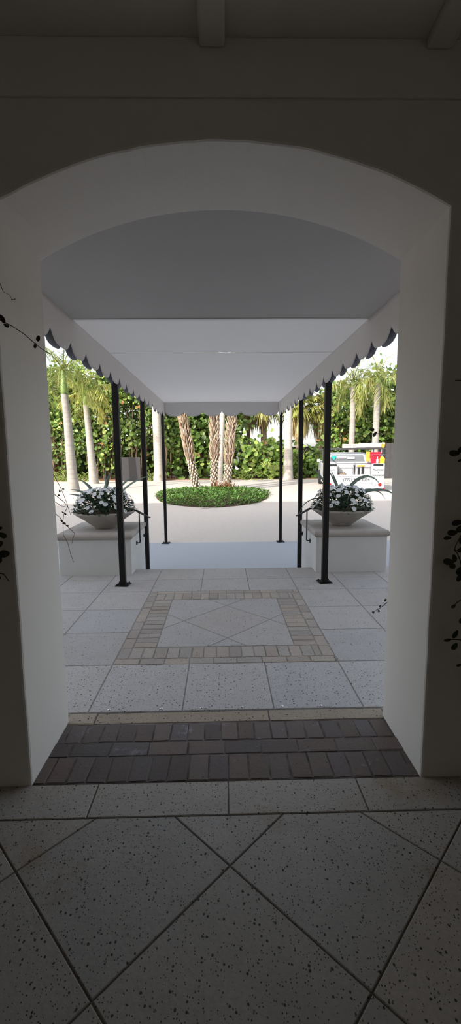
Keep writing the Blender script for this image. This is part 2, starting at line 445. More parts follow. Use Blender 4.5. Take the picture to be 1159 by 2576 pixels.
# forecourt
mb = MB(); mb.box(-11, 11, TE - .3, 9.76, LOW - .2, LOW); struct(mb.build('floor_apron', M['concrete']), 'pale concrete apron at the foot of the steps')
mb = MB()
yl = [9.76, 12, 13, 14, 15, 15.5, 15.8, 16.1, 17, 19, 22, 26, 34, 60]
vs = [(x, y, gz(y) - (.0 if y > 9.8 else .006)) for y in yl for x in (-45, 45)]
mb.add(vs, [(2 * i, 2 * i + 1, 2 * i + 3, 2 * i + 2) for i in range(len(yl) - 1)])
mb.add([(-45, 2.56, LOW - .02), (-11, 2.56, LOW - .02), (-11, 9.76, LOW - .006), (-45, 9.76, LOW - .006)], [(0, 1, 2, 3)])
mb.add([(11, 2.56, LOW - .02), (45, 2.56, LOW - .02), (45, 9.76, LOW - .006), (11, 9.76, LOW - .006)], [(0, 1, 2, 3)])
struct(mb.build('ground', M['gravel']), 'pale washed shell drive')
mb = MB(); mb.box(-22, 22, 24.6, 27.5, .15, .29); struct(mb.build('ground_mulch_bed', M['mulch']), 'strip of brown mulch under the hedge')

# ------------------------------------------------------------------ awning with its posts
aw = thing('entrance_awning', 'long white canvas awning on black square posts with scalloped valances', 'awning', (0, Y1, 0))
def A(mb, name, m, parent=aw, **k):
    mb.v = [(x, y - Y1, z) for x, y, z in mb.v]
    return mb.build(name, m, parent, **k)
CX = 1.25; CZ = 2.785; CE = 9.73; SEAM = 3.845
sheet = MB()
def grid(mb, fn, nu, nv, col=(1, 1, 1)):
    vs = [fn(i / nu, j / nv) for j in range(nv + 1) for i in range(nu + 1)]
    fs = [(j * (nu + 1) + i, j * (nu + 1) + i + 1, (j + 1) * (nu + 1) + i + 1, (j + 1) * (nu + 1) + i) for j in range(nv) for i in range(nu)]
    mb.add(vs, fs, col)
def bay(ya, yb):
    def fn(u, v):
        x = -CX + 2 * CX * u; y = ya + (yb - ya) * v
        sag = .004 * math.sin(PI * v) * math.sin(PI * u) + .004 * math.sin(v * 9 + u * 4) * math.sin(PI * u)
        return (x, y, CZ - sag)
    return fn
mb = MB()
for ya, yb in ((SEAM - .01, 5.08), (5.07, CE + .012)): grid(mb, bay(ya, yb), 24, 24)
A(mb, 'roof_panel', M['fabric'], smooth=True)
mb = MB()
for ys_ in (SEAM, 5.07):
    mb.box(-CX, CX, ys_ - .006, ys_ + .006, CZ - .003, CZ - .001)
A(mb, 'seam_tape', M['fabric'])
def rear(u, v):                                   # from the straight seam up to an arched edge on the wall
    x = -CX + 2 * CX * u
    t = (1 - v)
    arch = .44 * (1 - (abs(x) / CX) ** 2.3)
    return (x, Y1 + .012 + (SEAM - Y1 - .012) * v, CZ + arch * t ** 1.0)
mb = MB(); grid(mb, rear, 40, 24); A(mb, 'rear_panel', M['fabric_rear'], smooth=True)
PER = .43; VB = 2.585; LOBE = .10
def lobe(t):                                      # broad flat lobes parted by narrow pointed notches
    d = min(t, 1 - t)
    return LOBE * ((1 - (1 - d / .33) ** 2.0) * .93 if d < .33 else .93 + .07 * math.sin((d - .33) / .17 * PI / 2))
def scallop(p): return lobe((p / PER) % 1.0)
def valance(L, side=True, off=0, ph=0):
    mb = MB(); n = int(L / .0215); cols = []
    nv = 6
    def fn(u, v):
        s = u * L
        bot = VB - scallop(s + ph)
        z = CZ + (bot - CZ) * v
        w = off + .004 * math.sin(s * 3.1 + ph) * v + .003 * math.sin(s * 7.3) * v
        return s, w, z
    grid(mb, fn, n, nv)
    return mb
LS = CE - Y1 - .02
for sx, nm in ((-1, 'side_valance'), (1, 'side_valance')):
    mb = valance(LS, ph=.10)
    mb.v = [(sx * (CX - w), Y1 + .02 + s, z) for s, w, z in mb.v]
    o = A(mb, nm, M['fabric'], smooth=True); m = o.modifiers.new('Solid', 'SOLIDIFY'); m.thickness = .003; m.offset = 0
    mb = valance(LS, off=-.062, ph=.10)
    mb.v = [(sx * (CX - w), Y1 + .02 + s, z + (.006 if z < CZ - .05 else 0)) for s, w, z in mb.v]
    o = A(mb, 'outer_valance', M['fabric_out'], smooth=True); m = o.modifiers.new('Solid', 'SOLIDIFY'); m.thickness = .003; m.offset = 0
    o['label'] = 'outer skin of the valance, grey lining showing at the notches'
mb = valance(2 * CX, ph=.0)
FP = 2 * CX / 6
def fvalance(off, dz):
    mb = MB()
    def fn(u, v):
        x = -CX + 2 * CX * u; t = ((x + CX) / FP) % 1.0
        bot = VB - lobe(t) + dz
        return (x, CE + off + .006 * math.sin(x * 5) * v, CZ + .006 + (bot - CZ - .006) * v)
    grid(mb, fn, 120, 6); return mb
o = A(fvalance(0, 0), 'front_valance', M['fabric'], smooth=True); m = o.modifiers.new('Solid', 'SOLIDIFY'); m.thickness = .003
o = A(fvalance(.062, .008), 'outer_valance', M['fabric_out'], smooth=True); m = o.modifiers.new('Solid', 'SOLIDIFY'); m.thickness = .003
# upper skin added over the rear panel, an unseen sheet that blocks daylight
def top(u, v):
    x = (-CX - .08) + 2 * (CX + .08) * u; y = Y1 + .01 + (SEAM + .02 - Y1) * v
    return (x, y, CZ + .03 + .50 * (1 - (abs(x) / (CX + .08)) ** 2.3) * (1 - v))
mb = MB(); grid(mb, top, 24, 20); A(mb, 'added_light_block', M['fabric_out'], smooth=True)
# frame rails
mb = MB()
for sx in (-1, 1): mb.box(sx * 1.30 - .018, sx * 1.30 + .018, Y1, CE + .04, CZ - .05, CZ - .012)
A(mb, 'frame_rail', M['metal'])
for y, w in ((5.456, .037), (7.28, .034), (9.72, .031)):
    for sx in (-1, 1):
        zb = 0.0 if y < 6 else LOW
        mb = MB(); mb.box(-w, w, -w, w, zb, CZ - .012)
        p = mb.build('post', M['metal'], aw, bevel=.006); p.location = (sx * 1.297, y - Y1, 0); p.rotation_euler = (0, 0, R(0))
        mb = MB(); mb.box(-.082, .082, -.082, .082, zb, zb + .012)
        mb.box(-w - .012, w + .012, -w - .012, w + .012, zb + .012, zb + .024)
        b = mb.build('base_plate', M['metal'], p, bevel=.003); b.rotation_euler = (0, 0, R(8 * sx))
        for qx in (-1, 1):
            for qy in (-1, 1):
                mb = MB(); mb.lathe([(.010, zb + .012), (.010, zb + .020), (.006, zb + .020), (.006, zb + .028)], 10, (qx * .064, qy * .064, 0))
                mb.build('bolt', M['metal'], p)

# ------------------------------------------------------------------ pedestals, rails, bowls
def pedestal(sx, label):
    t = thing('planter_pedestal', label, 'pedestal', (sx * 1.76, 6.45, 0), 0, 'white pedestals flanking the steps')
    mb = MB(); x0, x1 = sorted((sx * 1.285 - sx * 1.76, sx * 2.285 - sx * 1.76))
    mb.box(x0, x1, -.515, .53, LOW - .02, .505); mb.build('body', M['pedestal'], t, bevel=.012)
    mb = MB(); e = .03; zt = .59; zb = .495
    # bullnosed slab
    prof = []
    for k in range(9):
        a = -PI / 2 + PI * k / 8; prof.append((math.cos(a) * .045, (zb + zt) / 2 + math.sin(a) * (zt - zb) / 2))
    rings = []
    for ex, z in prof:
        d = e - .045 + ex; rings.append([(x0 - d, -.515 - d, z), (x1 + d, -.515 - d, z), (x1 + d, .53 + d, z), (x0 - d, .53 + d, z)])
    vs = [q for r in rings for q in r]; fs = [(3, 2, 1, 0), tuple(8 * 4 + k for k in range(4))]
    for i in range(8):
        for k in range(4): fs.append((i * 4 + k, i * 4 + (k + 1) % 4, (i + 1) * 4 + (k + 1) % 4, (i + 1) * 4 + k))
    mb.add(vs, fs); mb.build('cap_stone', M['cap'], t)
    return t
pedestal(-1, 'white stucco pedestal with bullnosed stone cap left of the steps')
pedestal(1, 'white stucco pedestal with bullnosed stone cap right of the steps, nearer the truck')
def handrail(sx, label):
    t = thing('handrail', label, 'handrail', (sx * 1.285, 6.34, .37), 0, 'short black handrails on the pedestals')
    ix = -sx
    def bracket(y, zr):
        m = MB(); m.tube([(0, y, 0), (ix * .010, y, 0)], .033, 16)
        f = m.build('flange', M['metal'], t)
        m = MB(); m.tube([(ix * .008, y, 0), (ix * .036, y, 0), (ix * .048, y, .005), (ix * .053, y, .018), (ix * .053, y, zr)], .0095, 10); m.build('bracket', M['metal'], t, smooth=True)
    slope = -.24
    def zrail(y): return .452 + slope * y
    bracket(0, zrail(0)); bracket(.60, zrail(.60))
    m = MB(); ya, yb = -.24, .86
    vs = []
    for y in (ya, yb):
        z = zrail(y)
        vs += [(ix * .053 - .023, y, z), (ix * .053 + .023, y, z), (ix * .053 + .023, y, z + .014), (ix * .053 - .023, y, z + .014)]
    m.add(vs, [(3, 2, 1, 0), (4, 5, 6, 7), (0, 1, 5, 4), (1, 2, 6, 5), (2, 3, 7, 6), (3, 0, 4, 7)])
    m.build('rail', M['metal'], t, bevel=.003)
handrail(-1, 'short black handrail bolted to the left pedestal, sloping down the steps')
handrail(1, 'short black handrail bolted to the right pedestal, sloping down the steps')

def leaf_blade(mb, base, d, up, L_, wd, col, fold=.25, droop=.3):
    d = Vector(d).normalized(); up = Vector(up)
    s = d.cross(up)
    if s.length < 1e-4: s = Vector((1, 0, 0))
    s.normalize(); n = s.cross(d).normalized(); b = Vector(base)
    dn = Vector((0, 0, -1))
    pts = []
    for t, w in ((0, .12), (.35, 1), (.7, .8), (1, .0)):
        c = b + d * (L_ * t) + dn * (droop * L_ * t * t)
        pts.append((c + s * wd * w * .5 + n * fold * wd * w * .5, c, c - s * wd * w * .5 + n * fold * wd * w * .5))
    vs = []
    for p in pts[:3]: vs += [p[0], p[1], p[2]]
    vs.append(pts[3][1])
    mb.add(vs, [(0, 1, 4, 3), (1, 2, 5, 4), (3, 4, 7, 6), (4, 5, 8, 7), (6, 7, 9), (7, 8, 9)], col)
def dirv(az, el): return Vector((math.cos(az) * math.cos(el), math.sin(az) * math.cos(el), math.sin(el)))

def bowl_planter(sx, cx, label, labp, labs, seed, straps):
    r = random.Random(seed)
    cy = 6.42; z0 = .592
    mb = MB()
    mb.lathe([(.135, 0), (.150, .004), (.158, .012), (.30, .112), (.452, .205), (.466, .213), (.468, .225), (.462, .236), (.445, .236), (.43, .222), (.29, .145), (.12, .10)], 64)
    o = mb.build('concrete_bowl', M['bowl'], smooth=False, bevel=0); o.location = (cx, cy, z0); o.scale = (.95, .95, 1.08)
    o.data.polygons.foreach_set('use_smooth', [len(p.vertices) == 4 for p in o.data.polygons])
    tag(o, label, 'planter bowl', 'wide concrete bowls on the pedestals')
    # impatiens
    p = thing('flowering_impatiens', labp, 'flowering plant', (cx, cy, z0 + .16), 0, 'white impatiens in the bowls')
    mb = MB(); mb.lathe([(.02, .03), (.30, .02), (.40, .055), (.36, .062), (.15, .07), (.02, .075)], 32)
    mb.build('potting_soil', M['soil'], p)
    mb = MB()
    for k in range(1300):
        a = r.uniform(0, 2 * PI); q = math.sqrt(r.random()); rr = q * .42
        h = .06 + (.30 * (1 - q ** 4.5) + .03) * r.random() ** .45
        base = Vector((rr * math.cos(a), rr * math.sin(a), h))
        el = r.uniform(-.1, .85)
        g = r.uniform(.6, 1.25)
        leaf_blade(mb, base, dirv(a + r.uniform(-.8, .8), el), (0, 0, 1), r.uniform(.05, .09), r.uniform(.026, .04), (.042 * g, .088 * g, .036 * g), droop=r.uniform(.05, .35))
    mb.build('foliage', M['impleaf'], p, fix=False)
    nf = 96
    for k in range(nf):
        # even coverage of the dome
        q = math.sqrt((k + .5) / nf); a = k * 2.399963 + r.uniform(-.25, .25)
        rr = q * .455; h = .095 + .30 * (1 - q ** 4.5) + r.uniform(.0, .035)
        nrm = (Vector((math.cos(a) * q * 1.1, math.sin(a) * q * 1.1, .75)) + Vector((r.uniform(-.3, .3), r.uniform(-.3, .3), r.uniform(-.1, .3)))).normalized()
        m = MB(); R_ = r.uniform(.031, .043)
        for i in range(5):
            a0 = 2 * PI * i / 5; w = .62
            vs = [(0, 0, 0)]
            for j in range(6):
                t = -w + 2 * w * j / 5; rad = R_ * (1 - .18 * abs(t / w) ** 3) * (1 - (.12 if abs(t) < .15 else 0))
                vs.append((rad * math.cos(a0 + t), rad * math.sin(a0 + t), .004 + .004 * math.cos(t * 3) + r.uniform(-.001, .001)))
            m.add(vs, [(0, 1 + j, 2 + j) for j in range(5)])
        m.add([(.0035 * math.cos(2 * PI * j / 6), .0035 * math.sin(2 * PI * j / 6), .008) for j in range(6)], [tuple(range(6))], (1, 1, 1), 1)
        f = m.build('flower', [M['petal'], M['flowereye']], p, fix=False)
        f.location = (rr * math.cos(a), rr * math.sin(a), h); f.rotation_euler = nrm.to_track_quat('Z', 'Y').to_euler()
    # strap leaves
    s = thing('strap_leaf_plant', labs, 'plant', (cx, cy, z0 + .2), 0, 'long strap leaf plants in the bowls')
    for az, el, L_, curl, wd in straps:
        m = MB(); n = 14; pts = []; pos = Vector((r.uniform(-.05, .05), r.uniform(-.04, .04), .02)); e = el
        d = Vector((math.cos(az), math.sin(az), 0)); sd0 = Vector((-math.sin(az), math.cos(az), 0)); tw = R(r.uniform(40, 65)) * (1 if math.cos(az) > 0 else -1)
        vs = []
        for i in range(n + 1):
            t = i / n; w = 1.35 * wd * (1 - t ** 3) * (.7 + .3 * min(1, t * 5)) * .5
            nn = d * (-math.sin(e)) + Vector((0, 0, 1)) * math.cos(e)
            sd = sd0 * math.cos(tw) + nn * math.sin(tw)
            vs += [pos + sd * w + nn * w * .35, pos.copy(), pos - sd * w + nn * w * .35]
            pos = pos + (d * math.cos(e) + Vector((0, 0, 1)) * math.sin(e)) * (L_ / n); e -= curl / n * (.4 + 1.2 * t)
        fs = []
        for i in range(n):
            for k in (0, 1): fs.append((3 * i + k, 3 * i + k + 1, 3 * i + k + 4, 3 * i + k + 3))
        m.add(vs, fs); lf = m.build('leaf', M['strap'], s, smooth=True, fix=False)
        mo = lf.modifiers.new('Solid', 'SOLIDIFY'); mo.thickness = .003
bowl_planter(-1, -1.755, 'wide shallow concrete bowl on the left pedestal', 'mound of white impatiens in the bowl on the left pedestal',
             'upright blue green strap leaves rising from the left bowl', 21,
             [(R(170), 1.0, .62, 1.1, .04), (R(155), 1.18, .70, 1.0, .042), (R(100), 1.5, .72, .35, .045), (R(60), 1.42, .70, .7, .042), (R(20), 1.2, .70, .9, .04),
              (R(-10), .95, .95, .9, .035), (R(-40), 1.2, .55, .9, .04), (R(185), .85, .60, 1.0, .035), (R(80), 1.25, .55, .6, .04)])
bowl_planter(1, 1.77, 'wide shallow concrete bowl on the right pedestal, in front of the truck', 'mound of white impatiens in the bowl on the right pedestal, in front of the truck',
             'arching strap leaves bending over from the right bowl, in front of the truck', 22,
             [(R(170), 1.12, .82, .35, .038), (R(155), 1.32, .66, .4, .036), (R(150), 1.48, .62, .5, .03), (R(15), 1.50, .98, 3.0, .042), (R(12), .98, .86, 2.3, .038), (R(-12), .92, 1.02, 2.4, .036), (R(4), .78, .78, 1.2, .036), (R(195), .75, .85, 2.4, .016)])

# ------------------------------------------------------------------ wall vines
def vine_leaf(mb, c, L_, ang, tiltx=0.0):
    """an oval leaf with thickness, hanging in the plane of the wall and tipped off it"""
    n = 12; vs = []
    ax = Vector((math.cos(ang), 0, math.sin(ang))); sd = Vector((-math.sin(ang), 0, math.cos(ang)))
    sd = (sd * math.cos(tiltx) + Vector((0, -1, 0)) * math.sin(tiltx)); ax = (ax + Vector((0, -.25, 0))).normalized()
    c = Vector(c); nn = ax.cross(sd).normalized()
    for k in range(n):
        t = 2 * PI * k / n; vs.append(c + ax * math.cos(t) * L_ * .5 + sd * math.sin(t) * L_ * .31 * (1 - .25 * math.cos(t)) + nn * .0006)
    vs.append(c - nn * L_ * .05)
    mb.add(vs, [(k, (k + 1) % n, n) for k in range(n)])
def vine(label, stems, leaves, rad, stemmat, name='climbing_vine', lsize=.045, group=None, seed=1):
    r = random.Random(seed)
    b = Vector(stems[0][0]); t = thing(name, label, 'vine', tuple(b), 0, group)
    m = MB()
    for st in stems: m.tube([Vector(p) - b for p in st], [rad * (1 - .45 * i / max(len(st) - 1, 1)) for i in range(len(st))], 6)
    m.build('stem', stemmat, t, smooth=True)
    if leaves:
        m = MB()
        for lf in leaves:
            p = lf[:3]; s = lf[3] if len(lf) > 3 else lsize; a = lf[4] if len(lf) > 4 else r.uniform(0, PI)
            vine_leaf(m, Vector(p) - b, s, a, r.uniform(-.5, .5))
        m.build('leaves', M['vine'], t, smooth=True, fix=False)
    return t
yv = 1.93
vine('long bare vine runner with paired leaves reaching across the left jamb',
     [[(-1.25, 2.0, 2.40), (-1.08, 1.95, 2.29), (-.981, yv, 2.241), (-.933, yv, 2.217), (-.886, yv, 2.193), (-.838, yv, 2.161), (-.799, yv, 2.126), (-.768, yv, 2.10), (-.737, yv, 2.08)]],
     [(-.923, yv, 2.222, .036, R(115)), (-.909, yv, 2.195, .024, R(150)), (-.780, yv, 2.143, .026, R(60)), (-.794, yv, 2.114, .024, R(70))], .0024, M['vinestem'])
vine('thin bare twig against the upper left jamb, above the long runner',
     [[(-1.2, 2.0, 2.55), (-1.02, 1.95, 2.44), (-.96, yv, 2.397), (-.922, yv, 2.36), (-.912, yv, 2.33), (-.885, yv, 2.315), (-.878, yv, 2.297)], [(-.878, yv, 2.297), (-.867, yv, 2.299)]],
     [(-.877, yv, 2.297, .008, 0), (-.866, yv, 2.299, .007, 0)], .0016, M['vinestem'])
yl = 1.985
vine('dark leafy vine at the left edge of the arch wall',
     [[(-1.25, 2.012, 0), (-1.22, 2.008, .5), (-1.12, 2.005, 1.0), (-1.07, yl, 1.15), (-1.06, yl, 1.25), (-1.05, yl, 1.40), (-1.09, yl, 1.6), (-1.12, yl, 2.0)], [(-1.07, yl, 1.12), (-1.03, yl, 1.11), (-1.008, yl, 1.075)]],
     [(-1.03, yl, 1.325, .03, .3), (-1.022, yl, 1.293, .04, 2.5), (-1.04, yl, 1.253, .05, .5), (-1.018, yl, 1.206, .058, .1), (-1.06, yl, 1.381, .04, 1), (-1.06, yl, 1.10, .04, 2), (-1.045, yl, 1.18, .045, 1), (-1.09, yl, 1.45, .045, 1.4), (-1.10, yl, 1.55, .04, .4)], .003, M['vinestem'])
vine('dark leafy vine climbing the shaded wall right of the arch',
     [[(1.27, 2.012, 0), (1.24, 2.01, .3), (1.16, 2.005, .55), (1.135, 1.97, .70), (1.148, 1.96, .781), (1.135, 1.96, .95), (1.111, 1.96, 1.075), (1.092, 1.96, 1.151), (1.076, 1.96, 1.186), (1.061, 1.96, 1.201), (1.068, 1.96, 1.227), (1.09, 1.96, 1.274), (1.115, 1.96, 1.31), (1.13, 1.97, 1.5), (1.10, 1.96, 1.67), (1.13, 1.97, 1.9), (1.12, 1.97, 2.1)],
      [(1.061, 1.96, 1.201), (1.095, 1.96, 1.193)], [(1.135, 1.96, .98), (1.091, 1.96, .95), (1.074, 1.96, .934)], [(1.148, 1.96, .781), (1.121, 1.96, .762), (1.092, 1.96, .765), (1.063, 1.96, .765)],
      [(1.10, 1.96, 1.673), (1.063, 1.96, 1.651), (1.04, 1.96, 1.647)], [(1.12, 1.965, 1.966), (1.057, 1.96, 1.964), (1.021, 1.96, 1.965)]],
     [(1.048, 1.96, 1.283, .045, .2), (1.026, 1.96, 1.259, .034, .1), (1.063, 1.96, 1.163, .045, 2.1), (1.038, 1.96, 1.146, .05, 0), (1.056, 1.96, 1.124, .04, 2.9), (1.094, 1.96, 1.104, .05, 1.2), (1.092, 1.96, 1.07, .045, 1.5),
      (1.068, 1.96, 1.33, .05, .2), (1.085, 1.96, 1.302, .045, .9), (1.10, 1.96, 1.25, .05, 1.4), (1.10, 1.96, 1.205, .05, .5), (1.073, 1.96, .93, .026, .8), (1.09, 1.96, .792, .05, 1.35), (1.052, 1.96, .763, .04, 3.0), (1.09, 1.96, .731, .045, 1.3),
      (1.119, 1.96, .636, .03, .5), (1.036, 1.96, 1.647, .046, .05), (1.068, 1.96, 1.668, .04, .6), (1.064, 1.96, 1.615, .022, .4), (1.12, 1.97, 1.42, .05, .4), (1.13, 1.97, 1.55, .05, 2), (1.13, 1.97, .86, .05, 1), (1.14, 1.97, .99, .04, 2)], .0032, M['vinestem'])
yo = 2.66
vine('tangle of thin dangling vine stems beside the left pedestal',
     [[(-1.12, 2.60, 1.75), (-1.06, 2.62, 1.62), (-1.023, yo, 1.525), (-.998, yo, 1.472), (-.977, yo, 1.416), (-.961, yo, 1.367), (-.951, yo, 1.325), (-.941, yo, 1.291)],
      [(-1.10, 2.6, 1.47), (-1.037, yo, 1.424), (-1.002, yo, 1.394), (-.975, yo, 1.37), (-.957, yo, 1.343), (-.984, yo, 1.294), (-.991, yo, 1.257), (-.994, yo, 1.17), (-.97, yo, 1.12), (-.955, yo, 1.045), (-.94, yo, .994)],
      [(-1.10, 2.6, 1.42), (-1.032, yo, 1.375), (-1.0, yo, 1.35), (-.962, yo, 1.34)],
      [(-1.10, 2.6, 1.35), (-1.032, yo, 1.299), (-1.009, yo, 1.279), (-.987, yo, 1.245), (-.964, yo, 1.22), (-.923, yo, 1.177), (-.937, yo, 1.145), (-.944, yo, 1.112)]],
     [(-.999, yo, 1.440, .022, 1.4), (-.977, yo, 1.452, .016, 0), (-1.006, yo, 1.415, .018, .1), (-.988, yo, 1.309, .016, 2.5), (-.974, yo, 1.299, .018, 2.1), (-1.0, yo, 1.257, .018, 2.2), (-.985, yo, 1.24, .022, 2.9), (-.966, yo, 1.225, .018, 3.0)], .0022, M['drystem'], name='hanging_vine')
vine('small leafy vine twig poking past the right jamb, low down',
     [[(1.12, 2.6, .75), (1.06, yo, .725), (1.023, yo, .699), (.986, yo, .668), (.961, yo, .652), (.941, yo, .639)]],
     [(1.02, yo, .722, .022, 1.2), (.986, yo, .682, .022, 1.0), (.943, yo, .641, .022, 2.4), (.979, yo, .650, .02, 2.0)], .0026, M['vinestem'], name='hanging_vine')
vine('pair of vine leaves showing past the right jamb, above the truck',
     [[(1.12, 2.6, 1.73), (1.03, yo, 1.735), (.96, yo, 1.76), (.919, yo, 1.775), (.90, yo, 1.79)]],
     [(.896, yo, 1.793, .036, 2.9), (.915, yo, 1.765, .036, 1.0)], .002, M['vinestem'], name='hanging_vine')

# ------------------------------------------------------------------ palms
def tint(r, c, j=.15):
    k = 1 + r.uniform(-j, j); return (c[0] * k * (1 + r.uniform(-.06, .06)), c[1] * k, c[2] * k * (1 + r.uniform(-.1, .1)))
def feather_frond(r, az, el, L_, droop, nl=46, ll=.5, plume=.6, cols=((.20, .27, .05), (.34, .36, .10))):
    """arching rachis with rows of hanging leaflets, base at the origin"""
    mb = MB(); n = 14; pos = Vector((0, 0, 0)); e = el
    d = Vector((math.cos(az), math.sin(az), 0)); sd = Vector((-math.sin(az), math.cos(az), 0)); up = Vector((0, 0, 1))
    P = []; T = []
    for i in range(n + 1):
        P.append(pos.copy()); t = d * math.cos(e) + up * math.sin(e); T.append(t)
        pos = pos + t * (L_ / n); e -= droop / n * (.5 + i / n)
    mb.tube(P, [.022 * (1 - .85 * i / n) + .003 for i in range(n + 1)], 5, (.30, .34, .10))
    for k in range(nl):
        s = .14 + .85 * k / (nl - 1); f = s * n; i = min(int(f), n - 1); p = P[i].lerp(P[i + 1], f - i); t = T[i]
        nn = t.cross(sd).normalized()
        if nn.z < 0: nn = -nn
        for sg in (-1, 1):
            w = ll * (.55 + .75 * math.sin(PI * min(1, s * 1.02)) ** .7) * r.uniform(.85, 1.1)
            a = r.uniform(-plume, plume)
            dd = (sd * sg * math.cos(a) + nn * math.sin(a) + t * r.uniform(.35, .7)).normalized()
            c = tint(r, cols[0] if r.random() < .55 else cols[1], .25)
            hang = r.uniform(.35, .8)
            vs = []; wd = r.uniform(.008, .014)
            sdv = dd.cross(up)
            if sdv.length < .05: sdv = t.copy()
            sdv.normalize()
            for q, ww in ((0, .5), (.45, 1), (.8, .7), (1, 0)):
                cpt = p + dd * w * q + Vector((0, 0, -1)) * (hang * w * q * q)
                vs += [cpt + sdv * wd * ww, cpt - sdv * wd * ww]
            mb.add(vs, [(0, 1, 3, 2), (2, 3, 5, 4), (4, 5, 7, 6)], c)
    return mb
def fan_frond(r, az, el, pet, rad, cols, hang=.5, nb=22, sweep=2.4):
    mb = MB(); d = dirv(az, el); side = Vector((-math.sin(az), math.cos(az), 0)); up = side.cross(d) * -1
    if up.z < 0: up = -up
    end = d * pet + Vector((0, 0, -.06 * pet))
    mb.tube([(0, 0, 0), d * pet * .5 + Vector((0, 0, .01)), end], [.022, .016, .012], 5, (cols[0][0] * 1.1, cols[0][1] * 1.05, cols[0][2]))
    for k in range(nb):
        a = -sweep / 2 + sweep * k / (nb - 1)
        dd = (d * math.cos(a) + side * math.sin(a) + up * r.uniform(-.12, .25)).normalized()
        w = rad * (.75 + .25 * math.cos(a)) * r.uniform(.85, 1.08); c = tint(r, cols[k % len(cols)], .22)
        sv = dd.cross(up).normalized(); vs = []; wd = rad * .05
        for q, ww in ((0, .35), (.45, 1), (.78, .6), (1, 0)):
            cpt = end + dd * w * q + Vector((0, 0, -1)) * (hang * w * q ** 2.2)
            vs += [cpt + sv * wd * ww, cpt - sv * wd * ww]
        mb.add(vs, [(0, 1, 3, 2), (2, 3, 5, 4), (4, 5, 7, 6)], c)
    return mb
def ring_trunk(pts, rads, r, col=(1, 1, 1), ring=.13, dark=.90):
    """smooth grey trunk with leaf scar rings"""
    mb = MB(); P = [Vector(p) for p in pts]; n = 18
    # resample
    seg = []
    tot = sum((P[i + 1] - P[i]).length for i in range(len(P) - 1)); N_ = int(tot / .045)
    for k in range(N_ + 1):
        s = tot * k / N_; i = 0
        while i < len(P) - 2 and s > (P[i + 1] - P[i]).length: s -= (P[i + 1] - P[i]).length; i += 1
        t = s / (P[i + 1] - P[i]).length; seg.append((P[i].lerp(P[i + 1], t), rads[i] + (rads[i + 1] - rads[i]) * t))
    vs = []; cols = []
    for k, (p, ra) in enumerate(seg):
        kk = k % 4; rr = ra * (1 + (.012 if kk == 0 else 0)) * (1 + r.uniform(-.008, .008))
        for j in range(n):
            a = 2 * PI * j / n; vs.append((p.x + rr * math.cos(a), p.y + rr * math.sin(a), p.z))
    o = 0
    for k in range(len(seg) - 1):
        c = dark if k % 4 == 0 else 1; c *= r.uniform(.95, 1.04)
        fs = [(k * n + j, k * n + (j + 1) % n, (k + 1) * n + (j + 1) % n, (k + 1) * n + j) for j in range(n)]
        mb.f += fs; mb.c += [(col[0] * c, col[1] * c, col[2] * c)] * n; mb.m += [0] * n
    mb.v = vs
    return mb
def royal(name, label, base, pts, rads, seed, nf=13, fl=2.6, ll=.5, shaft=(.9, .12), cols=((.20, .27, .05), (.36, .37, .11)), group=None, low=-.35):
    r = random.Random(seed); t = thing(name, label, 'palm tree', base, 0, group)
    ring_trunk(pts, rads, r).build('trunk', M['bark_grey' if name == 'feather_palm' else 'bark'], t, smooth=True)
    top = Vector(pts[-1])
    hz = top.copy()
    if shaft:
        m = MB(); h, ra = shaft
        m.tube([top - Vector((0, 0, .03)), top + Vector((0, 0, h * .25)), top + Vector((0, 0, h * .7)), top + Vector((0, 0, h))], [ra * .95, ra * 1.08, ra * .8, ra * .45], 16)
        m.build('crownshaft', M['crownshaft'], t, smooth=True); hz = top + Vector((0, 0, h * .93))
    for k in range(nf):
        az = k * 2.39996 + r.uniform(-.25, .25); u = k / max(nf - 1, 1)
        el = low + (1.35 - low) * u ** .9
        m = feather_frond(r, az, el, fl * r.uniform(.85, 1.1), r.uniform(1.2, 1.8), ll=ll, cols=cols)
        f = m.build('frond', M['frond'], t, fix=False); f.location = hz
    return t
